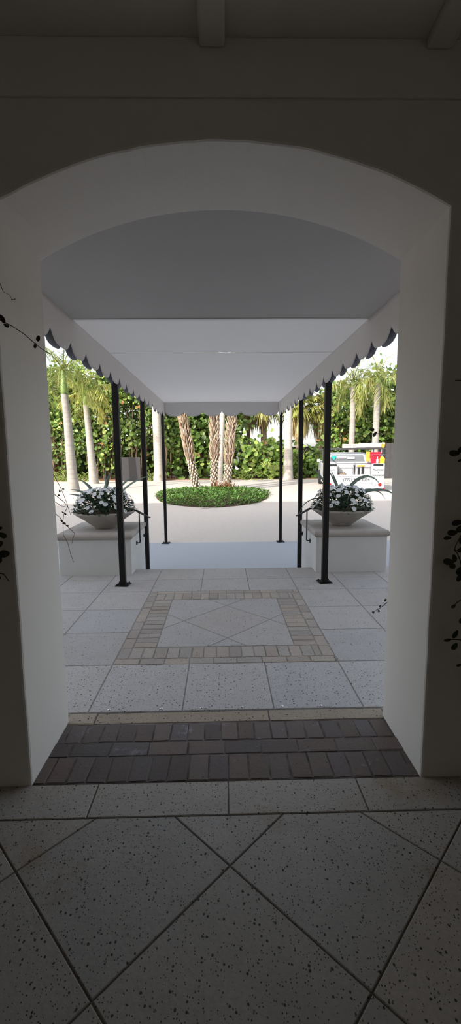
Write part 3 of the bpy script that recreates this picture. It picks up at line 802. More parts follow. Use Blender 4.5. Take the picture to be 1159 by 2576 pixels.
def fanpalm(name, label, base, pts, rads, seed, nf=18, pet=.9, rad=.85, cols=((.22, .30, .06), (.34, .38, .10)), skirt=0, skirtlen=1.3, booted=None, group=None, trunkcol=(.30, .22, .15)):
    r = random.Random(seed); t = thing(name, label, 'palm tree', base, 0, group)
    P = [Vector(p) for p in pts]
    if booted:
        m = MB(); m.tube(P, [x * .80 for x in rads], 16, (.16, .11, .075)); m.build('trunk', M['boots'], t, smooth=True)
        m = MB()
        tot = sum((P[i + 1] - P[i]).length for i in range(len(P) - 1))
        def at(s):
            i = 0
            while i < len(P) - 2 and s > (P[i + 1] - P[i]).length: s -= (P[i + 1] - P[i]).length; i += 1
            q = s / (P[i + 1] - P[i]).length
            return P[i].lerp(P[i + 1], q), rads[i] + (rads[i + 1] - rads[i]) * q
        s = .02; k = 0
        while s < tot - .05:
            lowz = s < booted
            step = .0155 if lowz else .0125
            p, ra = at(s); a = k * 2.39996 + r.uniform(-.1, .1)
            rad_d = Vector((math.cos(a), math.sin(a), 0)); tan = Vector((-math.sin(a), math.cos(a), 0)); up = Vector((0, 0, 1))
            if lowz:      # trimmed diamond boots
                c = tint(r, (.60, .53, .43), .2); L_ = .12; w = .042; lean = .22; thick = .03
                b0 = p + rad_d * ra * .80
                tip = b0 + up * L_ + rad_d * L_ * lean
                vs = [b0 + tan * w * .15 + rad_d * .01, b0 - tan * w * .15 + rad_d * .01, b0 + up * L_ * .5 + tan * w + rad_d * (L_ * .5 * lean + .012), b0 + up * L_ * .5 - tan * w + rad_d * (L_ * .5 * lean + .012),
                      tip + tan * w * .35, tip - tan * w * .35, b0 + up * L_ * .55 + rad_d * (L_ * .5 * lean + .04), tip - rad_d * .05 - up * .015]
                m.add(vs, [(0, 6, 2), (0, 1, 6), (1, 3, 6), (2, 6, 4), (6, 5, 4), (6, 3, 5), (4, 5, 7), (2, 4, 7), (3, 7, 5)], c)
            else:         # long shaggy fibrous boots
                L_ = r.uniform(.22, .40); w = r.uniform(.014, .032); lean = r.uniform(.18, .34)
                c = tint(r, (.38, .28, .20) if r.random() < .65 else (.52, .42, .33), .28)
                b0 = p + rad_d * ra * .80; tw = tan * r.uniform(-.12, .12)
                mid = b0 + up * L_ * .55 + rad_d * L_ * .55 * lean + tw * .5; tip = b0 + up * L_ + rad_d * L_ * lean + tw
                vs = [b0 + tan * w, b0 - tan * w, mid + tan * w * .85, mid - tan * w * .85, tip, mid + rad_d * .025, b0 + rad_d * .02]
                m.add(vs, [(0, 6, 5, 2), (6, 1, 3, 5), (2, 5, 4), (5, 3, 4)], c)
            s += step * (1.0 if lowz else .8); k += 1
        m.build('boots', M['boots'], t, fix=False)
    else:
        m = MB(); m.tube(P, rads, 14, trunkcol); m.build('trunk', M['boots'], t, smooth=True)
    hz = P[-1]
    for k in range(nf):
        az = k * 2.39996 + r.uniform(-.3, .3); u = k / max(nf - 1, 1); el = -.45 + 1.75 * u
        f = fan_frond(r, az, el, pet * r.uniform(.85, 1.15), rad * r.uniform(.85, 1.1), cols, hang=.75 - .3 * u).build('frond', M['frond'], t, fix=False); f.location = hz
    if skirt:
        m = MB()
        for k in range(skirt):
            az = k * 2.39996; dz = r.uniform(0, .5); ra = r.uniform(.10, .55); L_ = skirtlen * r.uniform(.6, 1.1)
            st = hz + Vector((math.cos(az) * ra, math.sin(az) * ra, -dz)); c = tint(r, (.42, .30, .14) if r.random() < .6 else (.48, .42, .17), .3)
            sv = Vector((-math.sin(az), math.cos(az), 0)); out = r.uniform(.0, .25); wd = r.uniform(.025, .055)
            vs = []
            for q, ww in ((0, .4), (.4, 1), (.8, .7), (1, .1)):
                cp = st + Vector((math.cos(az), math.sin(az), 0)) * out * q + Vector((0, 0, -L_ * q)); vs += [cp + sv * wd * ww, cp - sv * wd * ww]
            m.add(vs, [(0, 1, 3, 2), (2, 3, 5, 4), (4, 5, 7, 6)], c)
        m.build('dead_frond_skirt', M['frond'], t, fix=False)
    return t

# two slender palms on the left
royal('feather_palm', 'grey trunked palm with green crownshaft, nearest of the two left palms', (-5.85, 17.25, .25),
      [(0, 0, -.03), (-.03, 0, .5), (-.07, 0, 1.6), (-.10, 0, 2.8), (-.16, 0, 3.75)], [.235, .20, .17, .15, .135], 31, nf=12, fl=1.95, ll=.5, shaft=(.95, .12))
royal('feather_palm', 'pale trunked palm with yellow green fronds, further of the two left palms', (-6.50, 22.2, .25),
      [(0, 0, -.03), (-.03, 0, .6), (-.10, 0, 1.9), (-.16, 0, 3.0), (-.22, 0, 3.9)], [.26, .21, .17, .145, .13], 32, nf=12, fl=1.75, ll=.42, shaft=(.5, .12), cols=((.40, .42, .10), (.50, .46, .14)), low=-.5)
# tall trunks beyond the awning
royal('tall_royal_palm', 'stout pale royal palm trunk left of the palm bed', (-3.50, 24.0, .25),
      [(0, 0, -.03), (.02, 0, .7), (0, 0, 2.5), (-.03, 0, 5.0), (-.05, 0, 7.4)], [.29, .245, .225, .235, .19], 33, nf=12, fl=3.2, ll=.6, shaft=(1.3, .17), low=-.1)
royal('tall_royal_palm', 'stout bright royal palm trunk right of the palm bed, by the hedge', (3.62, 24.0, .25),
      [(0, 0, -.03), (.0, 0, .7), (0, 0, 2.0), (-.03, 0, 5.0), (-.04, 0, 7.6)], [.30, .26, .215, .215, .18], 34, nf=12, fl=3.2, ll=.6, shaft=(1.3, .17), low=-.1)
royal('tall_royal_palm', 'slim pale palm trunk standing straight behind the three booted palms', (-.17, 23.6, .25),
      [(0, 0, -.03), (.04, 0, .6), (.14, 0, 2.4), (.26, 0, 4.4), (.4, 0, 6.8)], [.19, .165, .15, .145, .13], 35, nf=12, fl=2.9, ll=.55, shaft=(1.2, .15), low=-.1)
royal('feather_palm', 'grey palm trunk behind the truck cab, left of its pair', (7.15, 24.2, .25),
      [(0, 0, -.03), (0, 0, 1.2), (.02, 0, 3.0), (.02, 0, 5.0)], [.19, .165, .15, .14], 36, nf=12, fl=1.7, ll=.5, shaft=(.35, .12), cols=((.27, .32, .08), (.42, .40, .15)), low=-.8)
royal('feather_palm', 'grey palm trunk behind the truck bed with drooping fronds, right of its pair', (8.15, 23.4, .25),
      [(0, 0, -.03), (.02, 0, 1.2), (.05, 0, 3.0), (.06, 0, 5.0)], [.21, .18, .16, .145], 37, nf=13, fl=1.9, ll=.6, shaft=(.35, .12), cols=((.30, .36, .09), (.46, .43, .18)), low=-.9)
# three booted sabal palms in the bed
fanpalm('sabal_palm', 'leaning shaggy booted palm, leftmost trunk in the round bed', (-.96, 16.75, .22),
        [(0, 0, -.05), (-.13, 0, .6), (-.34, .02, 1.6), (-.50, .05, 2.6), (-.61, .08, 3.6), (-.68, .1, 4.9)], [.17, .155, .16, .15, .14, .13], 41, booted=1.2, nf=16, pet=1.1, rad=1.0)
fanpalm('sabal_palm', 'upright shaggy booted palm, middle trunk in the round bed', (-.34, 17.05, .22),
        [(0, 0, -.05), (.02, 0, .6), (.06, .02, 1.6), (.06, .05, 2.6), (.04, .08, 3.8), (.02, .1, 5.3)], [.16, .15, .16, .155, .14, .13], 42, booted=1.2, nf=16, pet=1.1, rad=1.0)
fanpalm('sabal_palm', 'shaggy booted palm leaning right, rightmost trunk in the round bed', (.17, 16.8, .22),
        [(0, 0, -.05), (.04, 0, .6), (.12, .02, 1.6), (.22, .05, 2.6), (.32, .08, 3.7), (.42, .1, 5.1)], [.165, .15, .16, .16, .145, .13], 43, booted=1.05, nf=16, pet=1.1, rad=1.0)
# skirted fan palms beyond the hedge on the right
fanpalm('fan_palm', 'fan palm with thick skirt of dead brown fronds, left of the truck', (4.62, 26.4, .2),
        [(0, 0, -.05), (.0, 0, 1.5), (.02, 0, 3.0), (.05, 0, 4.3)], [.20, .18, .17, .18], 51, nf=22, pet=.55, rad=1.05, cols=((.34, .40, .09), (.48, .46, .14)), skirt=300, skirtlen=1.6)
fanpalm('fan_palm', 'fan palm with drooping skirt behind the dark post, right of the skirted palm', (6.05, 27.0, .2),
        [(0, 0, -.05), (.0, 0, 1.5), (.0, 0, 3.0), (.05, 0, 4.1)], [.20, .18, .17, .18], 52, nf=18, pet=.6, rad=1.0, cols=((.36, .37, .10), (.46, .38, .14)), skirt=240, skirtlen=1.5)
fanpalm('fan_palm', 'brown trunked fan palm beyond the hedge, right of the booted palms', (2.55, 27.0, .2),
        [(0, 0, -.05), (.05, 0, 1.5), (.0, 0, 3.0), (-.05, 0, 4.3)], [.20, .19, .19, .19], 53, nf=16, pet=.6, rad=.95, cols=((.36, .40, .11), (.45, .40, .15)), skirt=130, skirtlen=1.1)
fanpalm('fan_palm', 'thin trunked fan palm with pale dead fronds, next right of the booted palms', (1.65, 28.0, .2),
        [(0, 0, -.05), (.0, 0, 1.5), (.05, 0, 3.0), (.05, 0, 4.4)], [.14, .13, .12, .13], 54, nf=12, pet=.5, rad=.85, cols=((.40, .38, .14), (.50, .42, .20)), skirt=130, skirtlen=1.3)

# ------------------------------------------------------------------ sea grape hedge: one shrub at a time
def round_leaf(mb, c, nrm, rad, col, r):
    nrm = nrm.normalized(); u = nrm.orthogonal().normalized(); a0 = r.uniform(0, 2 * PI)
    w = nrm.cross(u); u, w = u * math.cos(a0) + w * math.sin(a0), w * math.cos(a0) - u * math.sin(a0)
    n = 8; vs = []; k1 = r.uniform(.72, 1.0); fold = r.uniform(.05, .38)
    for k in range(n):
        a = 2 * PI * (k + .5) / n
        x, y = math.cos(a), math.sin(a) * k1
        vs.append(c + (u * x + w * y) * rad * (1 - .1 * (x > .8)) + nrm * abs(y) * fold * rad)
    vs.append(c + u * rad * .97); vs.append(c - u * rad * .86)
    # two halves either side of the midrib (vertices 8 -> 9)
    mb.add(vs, [(8, 0, 1, 2, 3, 9), (9, 4, 5, 6, 7, 8)], col)
def shrub(label, x, y, wid, h, dep, seed, n, warm=.15, z0=.2, hollow=0.0, lr=(.085, .125), yellow=.3):
    r = random.Random(seed); t = thing('sea_grape_shrub', label, 'shrub', (x, y, z0), 0, 'sea grape shrubs of the hedge')
    m = MB()
    for k in range(11):
        a = r.uniform(-.45, .45) * wid; b = r.uniform(-.25, .25) * dep; lean = r.uniform(-.5, .5)
        pts = [(a * .55, b * .4, -.05)]
        for q in (.25, .5, .75, .95): pts.append((a * (.55 + .45 * q) + lean * q + r.uniform(-.1, .1), b + r.uniform(-.08, .08), h * q))
        m.tube(pts, [.055, .045, .035, .025, .012], 7)
        for q in (.35, .6):
            p = Vector(pts[1 if q < .5 else 2]); e = p + Vector((r.uniform(-.7, .7), r.uniform(-.5, .2), r.uniform(.5, 1.1))); m.tube([p, p.lerp(e, .5) + Vector((0, 0, .08)), e], [.026, .02, .01], 6)
    m.build('stems', M['stem'], t, smooth=True)
    m = MB()
    # leaves gather in clumps
    clumps = []
    nc = max(10, int(n / 26))
    for k in range(nc):
        zz = r.random() ** (.8 if not hollow else .55); xx = r.uniform(-.5, .5); dd = r.random()
        clumps.append((Vector((xx * wid, -dep * .5 * (1 - dd ** 1.5 * 1.8), h * (.03 + .96 * zz))), r.uniform(.5, 1.3), r.random()))
    for k in range(n):
        c, br_, hue = clumps[k % nc]
        s = .34
        p = c + Vector((r.gauss(0, s), r.gauss(0, s * .7), r.gauss(0, s)))
        if p.z < .05: p.z = r.uniform(.05, .5)
        if p.z < h * hollow and r.random() < .6: continue
        nr = Vector((r.gauss(0, .6), -0.75 + r.gauss(0, .55), .45 + r.gauss(0, .5)))
        q = r.random()
        if q < warm * .25: col = tint(r, (.33, .17, .06), .25)
        elif q < yellow: col = tint(r, (.29, .38, .09), .25)
        else: col = tint(r, (.115, .20, .035), .35)
        col = tuple(v * br_ for v in col)
        round_leaf(m, p, nr, r.uniform(*lr), col, r)
    m.build('foliage', M['leaf'], t, fix=False)
    return t
HD = [  # label, x, width, height, leaves, hollow, y
    ('tall sea grape shrub farthest left in the hedge', -13.4, 2.6, 6.6, 1700, 0, 26.0),
    ('tall sea grape shrub at the left end of the hedge, beside the jamb', -11.2, 2.6, 6.4, 1700, 0, 25.9),
    ('dense sea grape shrub behind the nearest left palm', -9.2, 2.5, 6.2, 1800, .28, 25.7),
    ('sea grape shrub with bare stems behind the pale left palm', -7.2, 2.5, 6.0, 1700, .25, 25.9),
    ('sea grape shrub arching over the grey wall', -5.2, 2.5, 6.2, 1800, .25, 26.0),
    ('sea grape shrub beside the stout left royal trunk', -3.2, 2.5, 6.2, 1700, .30, 25.8),
    ('dark sea grape shrub behind the booted palms, left side', -1.4, 2.3, 6.0, 1900, 0, 25.9),
    ('dark sea grape shrub behind the booted palms, right side', .25, 1.7, 5.0, 1300, 0, 25.9),
    ('low bright sea grape shrub between booted palms and bright trunk', 2.15, 2.2, 2.05, 620, 0, 25.4),
    ('low clipped sea grape shrub behind the bright royal trunk', 4.0, 2.0, 1.4, 560, 0, 25.4),
    ('low clipped sea grape shrub left of the truck', 5.7, 2.0, 1.5, 600, 0, 25.6),
    ('tall sea grape shrub between the skirted palm and the truck palms', 7.5, 2.3, 5.7, 1500, 0, 26.4),
    ('tall sea grape shrub behind the pair of truck palms', 9.3, 2.5, 6.1, 1800, 0, 26.0),
    ('tall sea grape shrub right of the truck palms, beside the right jamb', 11.2, 2.6, 5.4, 1800, 0, 25.8),
    ('tall sea grape shrub farthest right in the hedge', 13.4, 2.7, 5.4, 1700, 0, 25.8),
]
for i, (lb, x, w, h, n, ho, y) in enumerate(HD):
    shrub(lb, x, y, w, h, 1.7, 100 + i, n, hollow=ho, warm=.12 if i in (3, 11) else .02, yellow=.42 if i in (8, 9, 12, 13) else .10 if i in (6, 7) else .3, lr=(.10, .155) if i in (6, 7, 8, 9, 10) else (.08, .135))
# second rank, in the shade behind
for i, (lb, x, w, h) in enumerate((
    ('shaded sea grape shrub in the second rank, far left end', -14.0, 3.4, 6.6), ('shaded sea grape shrub in the second rank, behind the nearest left palm', -10.8, 3.4, 6.4),
    ('shaded sea grape shrub in the second rank, behind the pale left palm', -7.7, 3.4, 6.3), ('shaded sea grape shrub in the second rank, behind the grey wall', -4.8, 3.2, 6.2),
    ('shaded sea grape shrub in the second rank, behind the leaning booted palm', -2.0, 3.2, 6.0),
    ('shaded sea grape shrub in the second rank, behind the truck palms', 8.6, 3.2, 5.8), ('shaded sea grape shrub in the second rank, far right end', 11.8, 3.6, 5.2))):
    shrub(lb, x, 28.6, w, h, 1.6, 150 + i, 1500, warm=0, yellow=.1, lr=(.11, .16))
# low plants at the hedge foot
def low_plant(label, x, y, seed, n, L_, cols, kind):
    r = random.Random(seed)
    t = thing(kind, label, 'plant', (x, y, .25))
    m = MB()
    for k in range(n):
        az = r.uniform(0, 2 * PI); el = r.uniform(.25, 1.3); base = Vector((r.gauss(0, .12), r.gauss(0, .1), 0))
        if kind == 'palmetto':
            f = fan_frond(r, az, el, L_ * .6, L_ * .6, cols, .3, 14); f.v = [tuple(Vector(q) + base) for q in f.v]
        else:
            f = feather_frond(r, az, el, L_, r.uniform(.6, 1.4), nl=18, ll=.13, cols=cols); f.v = [tuple(Vector(q) + base) for q in f.v]
        o = len(m.v); m.v += f.v; m.f += [tuple(i + o for i in q) for q in f.f]; m.c += f.c; m.m += f.m
    m.build('foliage', M['frond'], t, fix=False)
g1 = ((.24, .34, .08), (.32, .40, .12))
low_plant('feathery green fern at the hedge foot, beside the left jamb', -8.75, 24.6, 61, 16, .9, g1, 'fern')
low_plant('feathery green fern at the hedge foot, between the two left palms', -7.5, 24.4, 62, 14, .8, g1, 'fern')
low_plant('light green fern at the hedge foot, right of the grey wall', -3.95, 24.5, 63, 14, .9, g1, 'fern')
low_plant('spiky light green palmetto at the hedge foot, left of the bright trunk', 2.75, 24.5, 64, 16, 1.15, ((.34, .44, .12), (.42, .48, .16)), 'palmetto')
low_plant('light green fern at the hedge foot, right of the booted palms', 1.4, 24.4, 65, 14, .7, g1, 'fern')

mb = MB(); mb.box(-.55, .55, -.09, .09, -.05, 1.30); o = mb.build('garden_wall', M['gwall'], bevel=.02); o.location = (-5.05, 24.3, .25)
tag(o, 'short grey wall slab, darkened in its colour for shade, showing through the hedge between the black posts', 'garden wall')
mb = MB(); mb.box(-.9, .9, -.04, .04, -.05, 1.95)
for k in range(7): mb.box(-.9 + k * .28, -.87 + k * .28, -.055, .0, 0, 1.95)
o = mb.build('board_fence', M['dkfence']); o.location = (9.35, 24.2, .25); tag(o, 'dark board fence panel right of the truck', 'fence')

mb = MB(); mb.box(-3.4, 3.4, -.04, .04, -.05, 1.9); mb.box(-3.45, 3.45, -.06, .06, 1.86, 1.93)
for k in range(9): mb.box(-3.4 + k * .84, -3.32 + k * .84, -.07, .07, -.05, 1.93)
o = mb.build('board_fence', M['dkfence']); o.location = (-9.0, 30.2, .2); o.scale = (2.3, 1, 1.1); tag(o, 'long dark fence added behind the left half of the hedge', 'fence')  # added to block the white band of sky low in the hedge
mb = MB(); mb.box(-3.4, 3.4, -.04, .04, -.05, 1.9); mb.box(-3.45, 3.45, -.06, .06, 1.86, 1.93)
for k in range(9): mb.box(-3.4 + k * .84, -3.32 + k * .84, -.07, .07, -.05, 1.93)
o = mb.build('board_fence', M['dkfence']); o.location = (4.5, 28.9, .2); tag(o, 'long low dark fence behind the clipped sea grape shrubs', 'fence')

# ------------------------------------------------------------------ round bed under the booted palms
BX, BY, BR = -.35, 15.55, 2.0
mb = MB(); n = 48
vs = []
for rr in (0, .5, 1.0):
    for k in range(n):
        a = 2 * PI * k / n; x = BX + BR * rr * math.cos(a); y = BY + BR * rr * math.sin(a) * 1.02
        vs.append((x, y, gz(y) + .05 * (1 - rr) + .008))
fs = [tuple(range(n))] + [(i * n + k, i * n + (k + 1) % n, (i + 1) * n + (k + 1) % n, (i + 1) * n + k) for i in (0, 1) for k in range(n)]
mb.add(vs[n:], [(k, (k + 1) % n, n + (k + 1) % n, n + k) for k in range(n)] + [tuple(range(n))])
struct(mb.build('ground_planting_bed', M['soil']), 'soil of the round planting bed')
mb = MB(); r = random.Random(5)
for k in range(5200):
    a = r.uniform(0, 2 * PI); q = math.sqrt(r.random()); x = BX + BR * 1.02 * q * math.cos(a) * (1 + .04 * math.sin(5 * a)); y = BY + BR * 1.02 * q * math.sin(a) * (1 + .03 * math.sin(7 * a))
    h = (.05 + .20 * (1 - q ** 5)) * r.uniform(.5, 1.1)
    c = tint(r, (.11, .23, .05) if r.random() < .7 else (.20, .33, .08), .35)
    leaf_blade(mb, (x, y, gz(y) + h * .7), dirv(r.uniform(0, 2 * PI), r.uniform(.1, 1.0)), (0, 0, 1), r.uniform(.10, .17), r.uniform(.035, .055), c, droop=.3)
o = mb.build('ground_cover', M['cover'], fix=False); tag(o, 'low green ground cover filling the round palm bed', 'ground cover', kind='stuff')
t = thing('bromeliad', 'reddish brown spiky plant at the foot of the booted palms', 'plant', (.02, 16.55, .26))
mb = MB()
for k in range(120):
    c = tint(r, (.34, .16, .10) if r.random() < .7 else (.24, .20, .08), .3); a = r.uniform(0, 2 * PI)
    leaf_blade(mb, (r.gauss(0, .22), r.gauss(0, .12), r.uniform(.0, .12)), dirv(a, r.uniform(.5, 1.4)), (0, 0, 1), r.uniform(.35, .55), .035, c, droop=.2)
mb.build('foliage', M['cover'], t, fix=False)
mb = MB(); mb.box(-.11, .11, -.05, .05, 0, .03); o = mb.build('edging_stone', M['cap'], bevel=.01); o.location = (-.55, 13.42, gz(13.42)); tag(o, 'small flat stone at the near edge of the round bed', 'stone')

# ------------------------------------------------------------------ work truck
TK = (4.92, 16.15, .25); TR = R(-8)
trk = thing('pickup_truck', 'white work pickup truck with lettered tailgate and ladder rack', 'truck', TK, TR)
def text_mesh(s, size, m, parent, loc, rot, name='lettering', ext=.004, align='CENTER'):
    cu = bpy.data.curves.new(name, 'FONT'); cu.body = s; cu.size = size; cu.extrude = ext; cu.align_x = align; cu.align_y = 'CENTER'
    tmp = bpy.data.objects.new('tmp', cu); COL.objects.link(tmp)
    dg = bpy.context.evaluated_depsgraph_get(); me = bpy.data.meshes.new_from_object(tmp.evaluated_get(dg))
    bpy.data.objects.remove(tmp); me.materials.clear(); me.materials.append(m)
    o = bpy.data.objects.new(name, me); COL.objects.link(o); o.parent = parent; o.location = loc; o.rotation_euler = rot
    return o
HW = 1.07
# bed floor, sides
mb = MB(); mb.box(-HW + .03, HW - .03, .05, 1.95, .40, .46)
mb.box(-HW, -HW + .32, .06, 1.95, .25, 1.02); mb.box(HW - .32, HW, .06, 1.95, .25, 1.02); mb.box(-HW + .1, HW - .1, 1.85, 1.95, .40, 1.05)
mb.build('bed', M['paint'], trk, bevel=.02)
for sx in (-1, 1):   # rear corner panels of the service body
    mb = MB(); a, b = sorted((sx * (HW - .44), sx * HW)); mb.box(a, b, -.02, .30, .12, 1.03)
    c = mb.build('corner_panel', M['paint'], trk, bevel=.025)
    mb = MB(); a, b = sorted((sx * (HW - .41), sx * (HW - .06))); mb.box(a, b, -.026, .0, .93, 1.01); mb.build('dark_strip', M['black'], c)
mb = MB(); mb.box(-HW + .44, HW - .44, -.03, .04, .16, .62); tg = mb.build('tailgate', M['paint'], trk, bevel=.02)
mb = MB(); mb.box(-HW + .44, HW - .44, -.036, -.028, .555, .567); mb.box(-HW + .44, HW - .44, -.036, -.028, .30, .308); mb.build('trim_line', M['inkgrey'], tg)
mb = MB(); mb.box(-HW + .02, HW - .02, -.10, .05, -.0 + .06, .19); mb.build('bumper', M['paint'], trk, bevel=.03)
RX90 = (R(90), 0, 0)
text_mesh('(772) 923-3034', .155, M['ink'], tg, (.06, -.033, .43), RX90)
text_mesh('Residential', .085, M['ink'], trk, (HW - .225, -.024, .80), RX90)
text_mesh('&', .06, M['ink'], trk, (HW - .225, -.024, .70), RX90)
text_mesh('Commercial', .085, M['ink'], trk, (HW - .225, -.024, .60), RX90)
text_mesh('Specialty', .085, M['inkgrey'], trk, (-HW + .21, -.024, .80), RX90)
mb = MB()
for k in range(6): mb.box(-HW + .08 + k * .045, -HW + .105 + k * .045, -.024, -.020, .66, .70)
mb.build('worn_lettering', M['inkgrey'], trk)
mb = MB()
for z in (.765, .565): mb.box(HW - .40, HW - .05, -.024, -.020, z - .006, z); 
mb.build('underline', M['ink'], trk)
for x, ra, z, m_, lb in ((HW - .16, .058, .25, M['lens'], 'tail_light'), (HW - .36, .055, .25, M['clearlens'], 'reverse_light'), (-HW + .16, .058, .25, M['lens'], 'tail_light'), (-HW + .36, .055, .25, M['clearlens'], 'reverse_light')):
    mb = MB(); mb.tube([(x, -.018, z), (x, -.032, z), (x, -.04, z)], [ra, ra, ra * .7], 20); l = mb.build(lb, m_, trk)
    mb = MB(); mb.tube([(x, -.016, z), (x, -.026, z)], ra * 1.15, 20); mb.build('bezel', M['chrome'], l)
mb = MB(); mb.box(HW - .07, HW - .0, -.112, -.10, .075, .13); mb.build('side_reflector', M['lens'], trk)
# cab: tapered greenhouse over a body with fenders and bonnet
def loft(mb, secs, cols=(1, 1, 1)):
    n = len(secs[0]); vs = [q for s in secs for q in s]; fs = []
    for i in range(len(secs) - 1):
        for k in range(n): fs.append((i * n + k, i * n + (k + 1) % n, (i + 1) * n + (k + 1) % n, (i + 1) * n + k))
    fs.append(tuple(range(n))[::-1]); fs.append(tuple((len(secs) - 1) * n + k for k in range(n))); mb.add(vs, fs, cols)
def rrect(hx, ya, yb, z, c=.12):
    return [(-hx + c, ya, z), (hx - c, ya, z), (hx, ya + c, z), (hx, yb - c, z), (hx - c, yb, z), (-hx + c, yb, z), (-hx, yb - c, z), (-hx, ya + c, z)]
mb = MB(); loft(mb, [rrect(.90, 2.0, 4.95, .30), rrect(.96, 2.0, 5.0, .55), rrect(.94, 2.0, 4.98, .95), rrect(.90, 2.0, 4.85, 1.03)])
mb.build('cab_body', M['paint'], trk, bevel=.03)
mb = MB(); loft(mb, [rrect(.88, 2.02, 3.75, 1.02), rrect(.78, 2.10, 3.35, 1.36), rrect(.72, 2.18, 3.2, 1.43), rrect(.60, 2.3, 3.1, 1.455)])
cab = mb.build('cab_roof', M['paint'], trk, bevel=.03)
mb = MB(); mb.add([(-.72, 2.025, 1.06), (.72, 2.025, 1.06), (.64, 2.085, 1.33), (-.64, 2.085, 1.33), (-.72, 2.05, 1.06), (.72, 2.05, 1.06), (.64, 2.11, 1.33), (-.64, 2.11, 1.33)],
                  [(0, 1, 2, 3), (7, 6, 5, 4), (0, 4, 5, 1), (1, 5, 6, 2), (2, 6, 7, 3), (3, 7, 4, 0)])
rw = mb.build('rear_window', M['glass'], trk)
for sx in (-1, 1):
    mb = MB(); vs = []
    for dx in (.0, .012):
        vs += [(sx * (.872 + dx), 2.25, 1.06), (sx * (.872 + dx), 3.45, 1.06), (sx * (.80 + dx), 3.18, 1.33), (sx * (.80 + dx), 2.30, 1.33)]
    mb.add(vs, [(0, 1, 2, 3), (7, 6, 5, 4), (0, 4, 5, 1), (1, 5, 6, 2), (2, 6, 7, 3), (3, 7, 4, 0)]); mb.build('side_window', M['glass'], trk)
    mb = MB(); mb.box(*sorted((sx * .93, sx * 1.03)), 3.15, 3.19, 1.07, 1.10); mb.box(*sorted((sx * 1.02, sx * 1.15)), 3.12, 3.20, 1.03, 1.17); mb.build('side_mirror', M['paint'], trk, bevel=.02)
mb = MB(); mb.add([(-.74, 3.66, 1.06), (.74, 3.66, 1.06), (.62, 3.36, 1.34), (-.62, 3.36, 1.34), (-.74, 3.68, 1.07), (.74, 3.68, 1.07), (.62, 3.38, 1.35), (-.62, 3.38, 1.35)],
                  [(0, 1, 2, 3), (7, 6, 5, 4), (0, 4, 5, 1), (1, 5, 6, 2), (2, 6, 7, 3), (3, 7, 4, 0)]); mb.build('windscreen', M['glass'], trk)
# window stickers
mb = MB(); mb.add([(-.66, 2.012, 1.29), (-.42, 2.012, 1.31), (-.54, 2.012, 1.12), (-.66, 2.022, 1.29), (-.42, 2.022, 1.31), (-.54, 2.022, 1.12)], [(0, 1, 2), (5, 4, 3), (0, 3, 4, 1), (1, 4, 5, 2), (2, 5, 3, 0)])
mb.build('sticker', M['teal'], rw)
mb = MB(); mb.box(-.44, -.04, 2.010, 2.02, 1.19, 1.28); mb.box(-.02, .30, 2.010, 2.02, 1.17, 1.26); mb.build('window_sign', M['alu'], rw)
mb = MB()
for k in range(7): mb.box(-.41 + k * .05, -.38 + k * .05, 2.006, 2.011, 1.215, 1.25)
mb.build('worn_lettering', M['inkgrey'], rw)
# ladder rack
mb = MB()
for sx in (-1, 1):
    for y in (.18, 1.85): mb.box(sx * (HW - .06) - .025, sx * (HW - .06) + .025, y - .025, y + .025, 1.0, 1.57)
    mb.box(sx * (HW - .06) - .025, sx * (HW - .06) + .025, .15, 3.2, 1.55, 1.60)
for y in (.18, 1.85, 3.1): mb.box(-HW + .03, HW - .03, y - .022, y + .022, 1.56, 1.61)
mb.box(HW - .05, HW + .13, .15, .19, 1.56, 1.585); mb.box(HW + .11, HW + .135, .15, .19, 1.56, 1.69)
mb.box(-HW - .08, -HW + .05, .15, .19, 1.50, 1.53)
mb.build('ladder_rack', M['chrome'], trk, bevel=.006)
mb = MB(); mb.box(-HW + .3, HW - .3, .10, .14, 1.015, 1.035); mb.build('cross_bar', M['chrome'], trk)
for sx in (-1, 1):
    for y in (.95, 4.15):
        mb = MB(); mb.tube([(sx * .78, y, .33), (sx * .80, y, .33), (sx * .98, y, .33), (sx * 1.0, y, .33)], [.29, .33, .33, .29], 28)
        w_ = mb.build('wheel', M['rubber'], trk); mb = MB(); mb.tube([(sx * .99, y, .33), (sx * 1.005, y, .33)], [.19, .17], 20); mb.build('hub', M['chrome'], w_)
mb = MB()
for sx in (-1, 1): mb.box(*sorted((sx * .97, sx * (HW - .0))), .45, 1.45, .55, .75)
mb.build('fender_flare', M['paint'], trk, bevel=.03)
# things carried by the truck
TM = Matrix.Translation(TK) @ Matrix.Rotation(TR, 4, 'Z')
def carried(o, loc):
    o.matrix_world = TM @ Matrix.Translation(loc)
def tl(name, label, cat, loc, group=None):
    t = thing(name, label, cat, (0, 0, 0), 0, group); t.matrix_world = TM @ Matrix.Translation(loc); return t
mb = MB(); mb.tube([(-.46, 0, .042), (.42, 0, .042)], .042, 14); o = mb.build('pvc_pipe', M['alu'], smooth=False); carried(o, (.52, .16, 1.612)); tag(o, 'lower white pipe laid across the truck rack', 'pipe', 'white pipes on the rack')
mb = MB(); mb.tube([(-.42, 0, .042), (.40, 0, .042)], .042, 14); o = mb.build('pvc_pipe', M['alu'], smooth=False); carried(o, (.56, .17, 1.698)); tag(o, 'upper white pipe stacked on another across the truck rack', 'pipe', 'white pipes on the rack')
mb = MB(); mb.box(-.46, .46, -.012, .012, 0, .17); o = mb.build('lettered_board', M['board']); carried(o, (.22, 1.84, 1.615)); tag(o, 'weathered grey lettered board standing on the truck rack', 'board')
bo = o; mb = MB()
for k in range(13): mb.box(-.40 + k * .062, -.365 + k * .062, -.0145, -.0115, .10, .14)
for k in range(6): mb.box(-.15 + k * .062, -.115 + k * .062, -.0145, -.0115, .03, .07)
mb.build('worn_lettering', M['inkgrey'], bo)
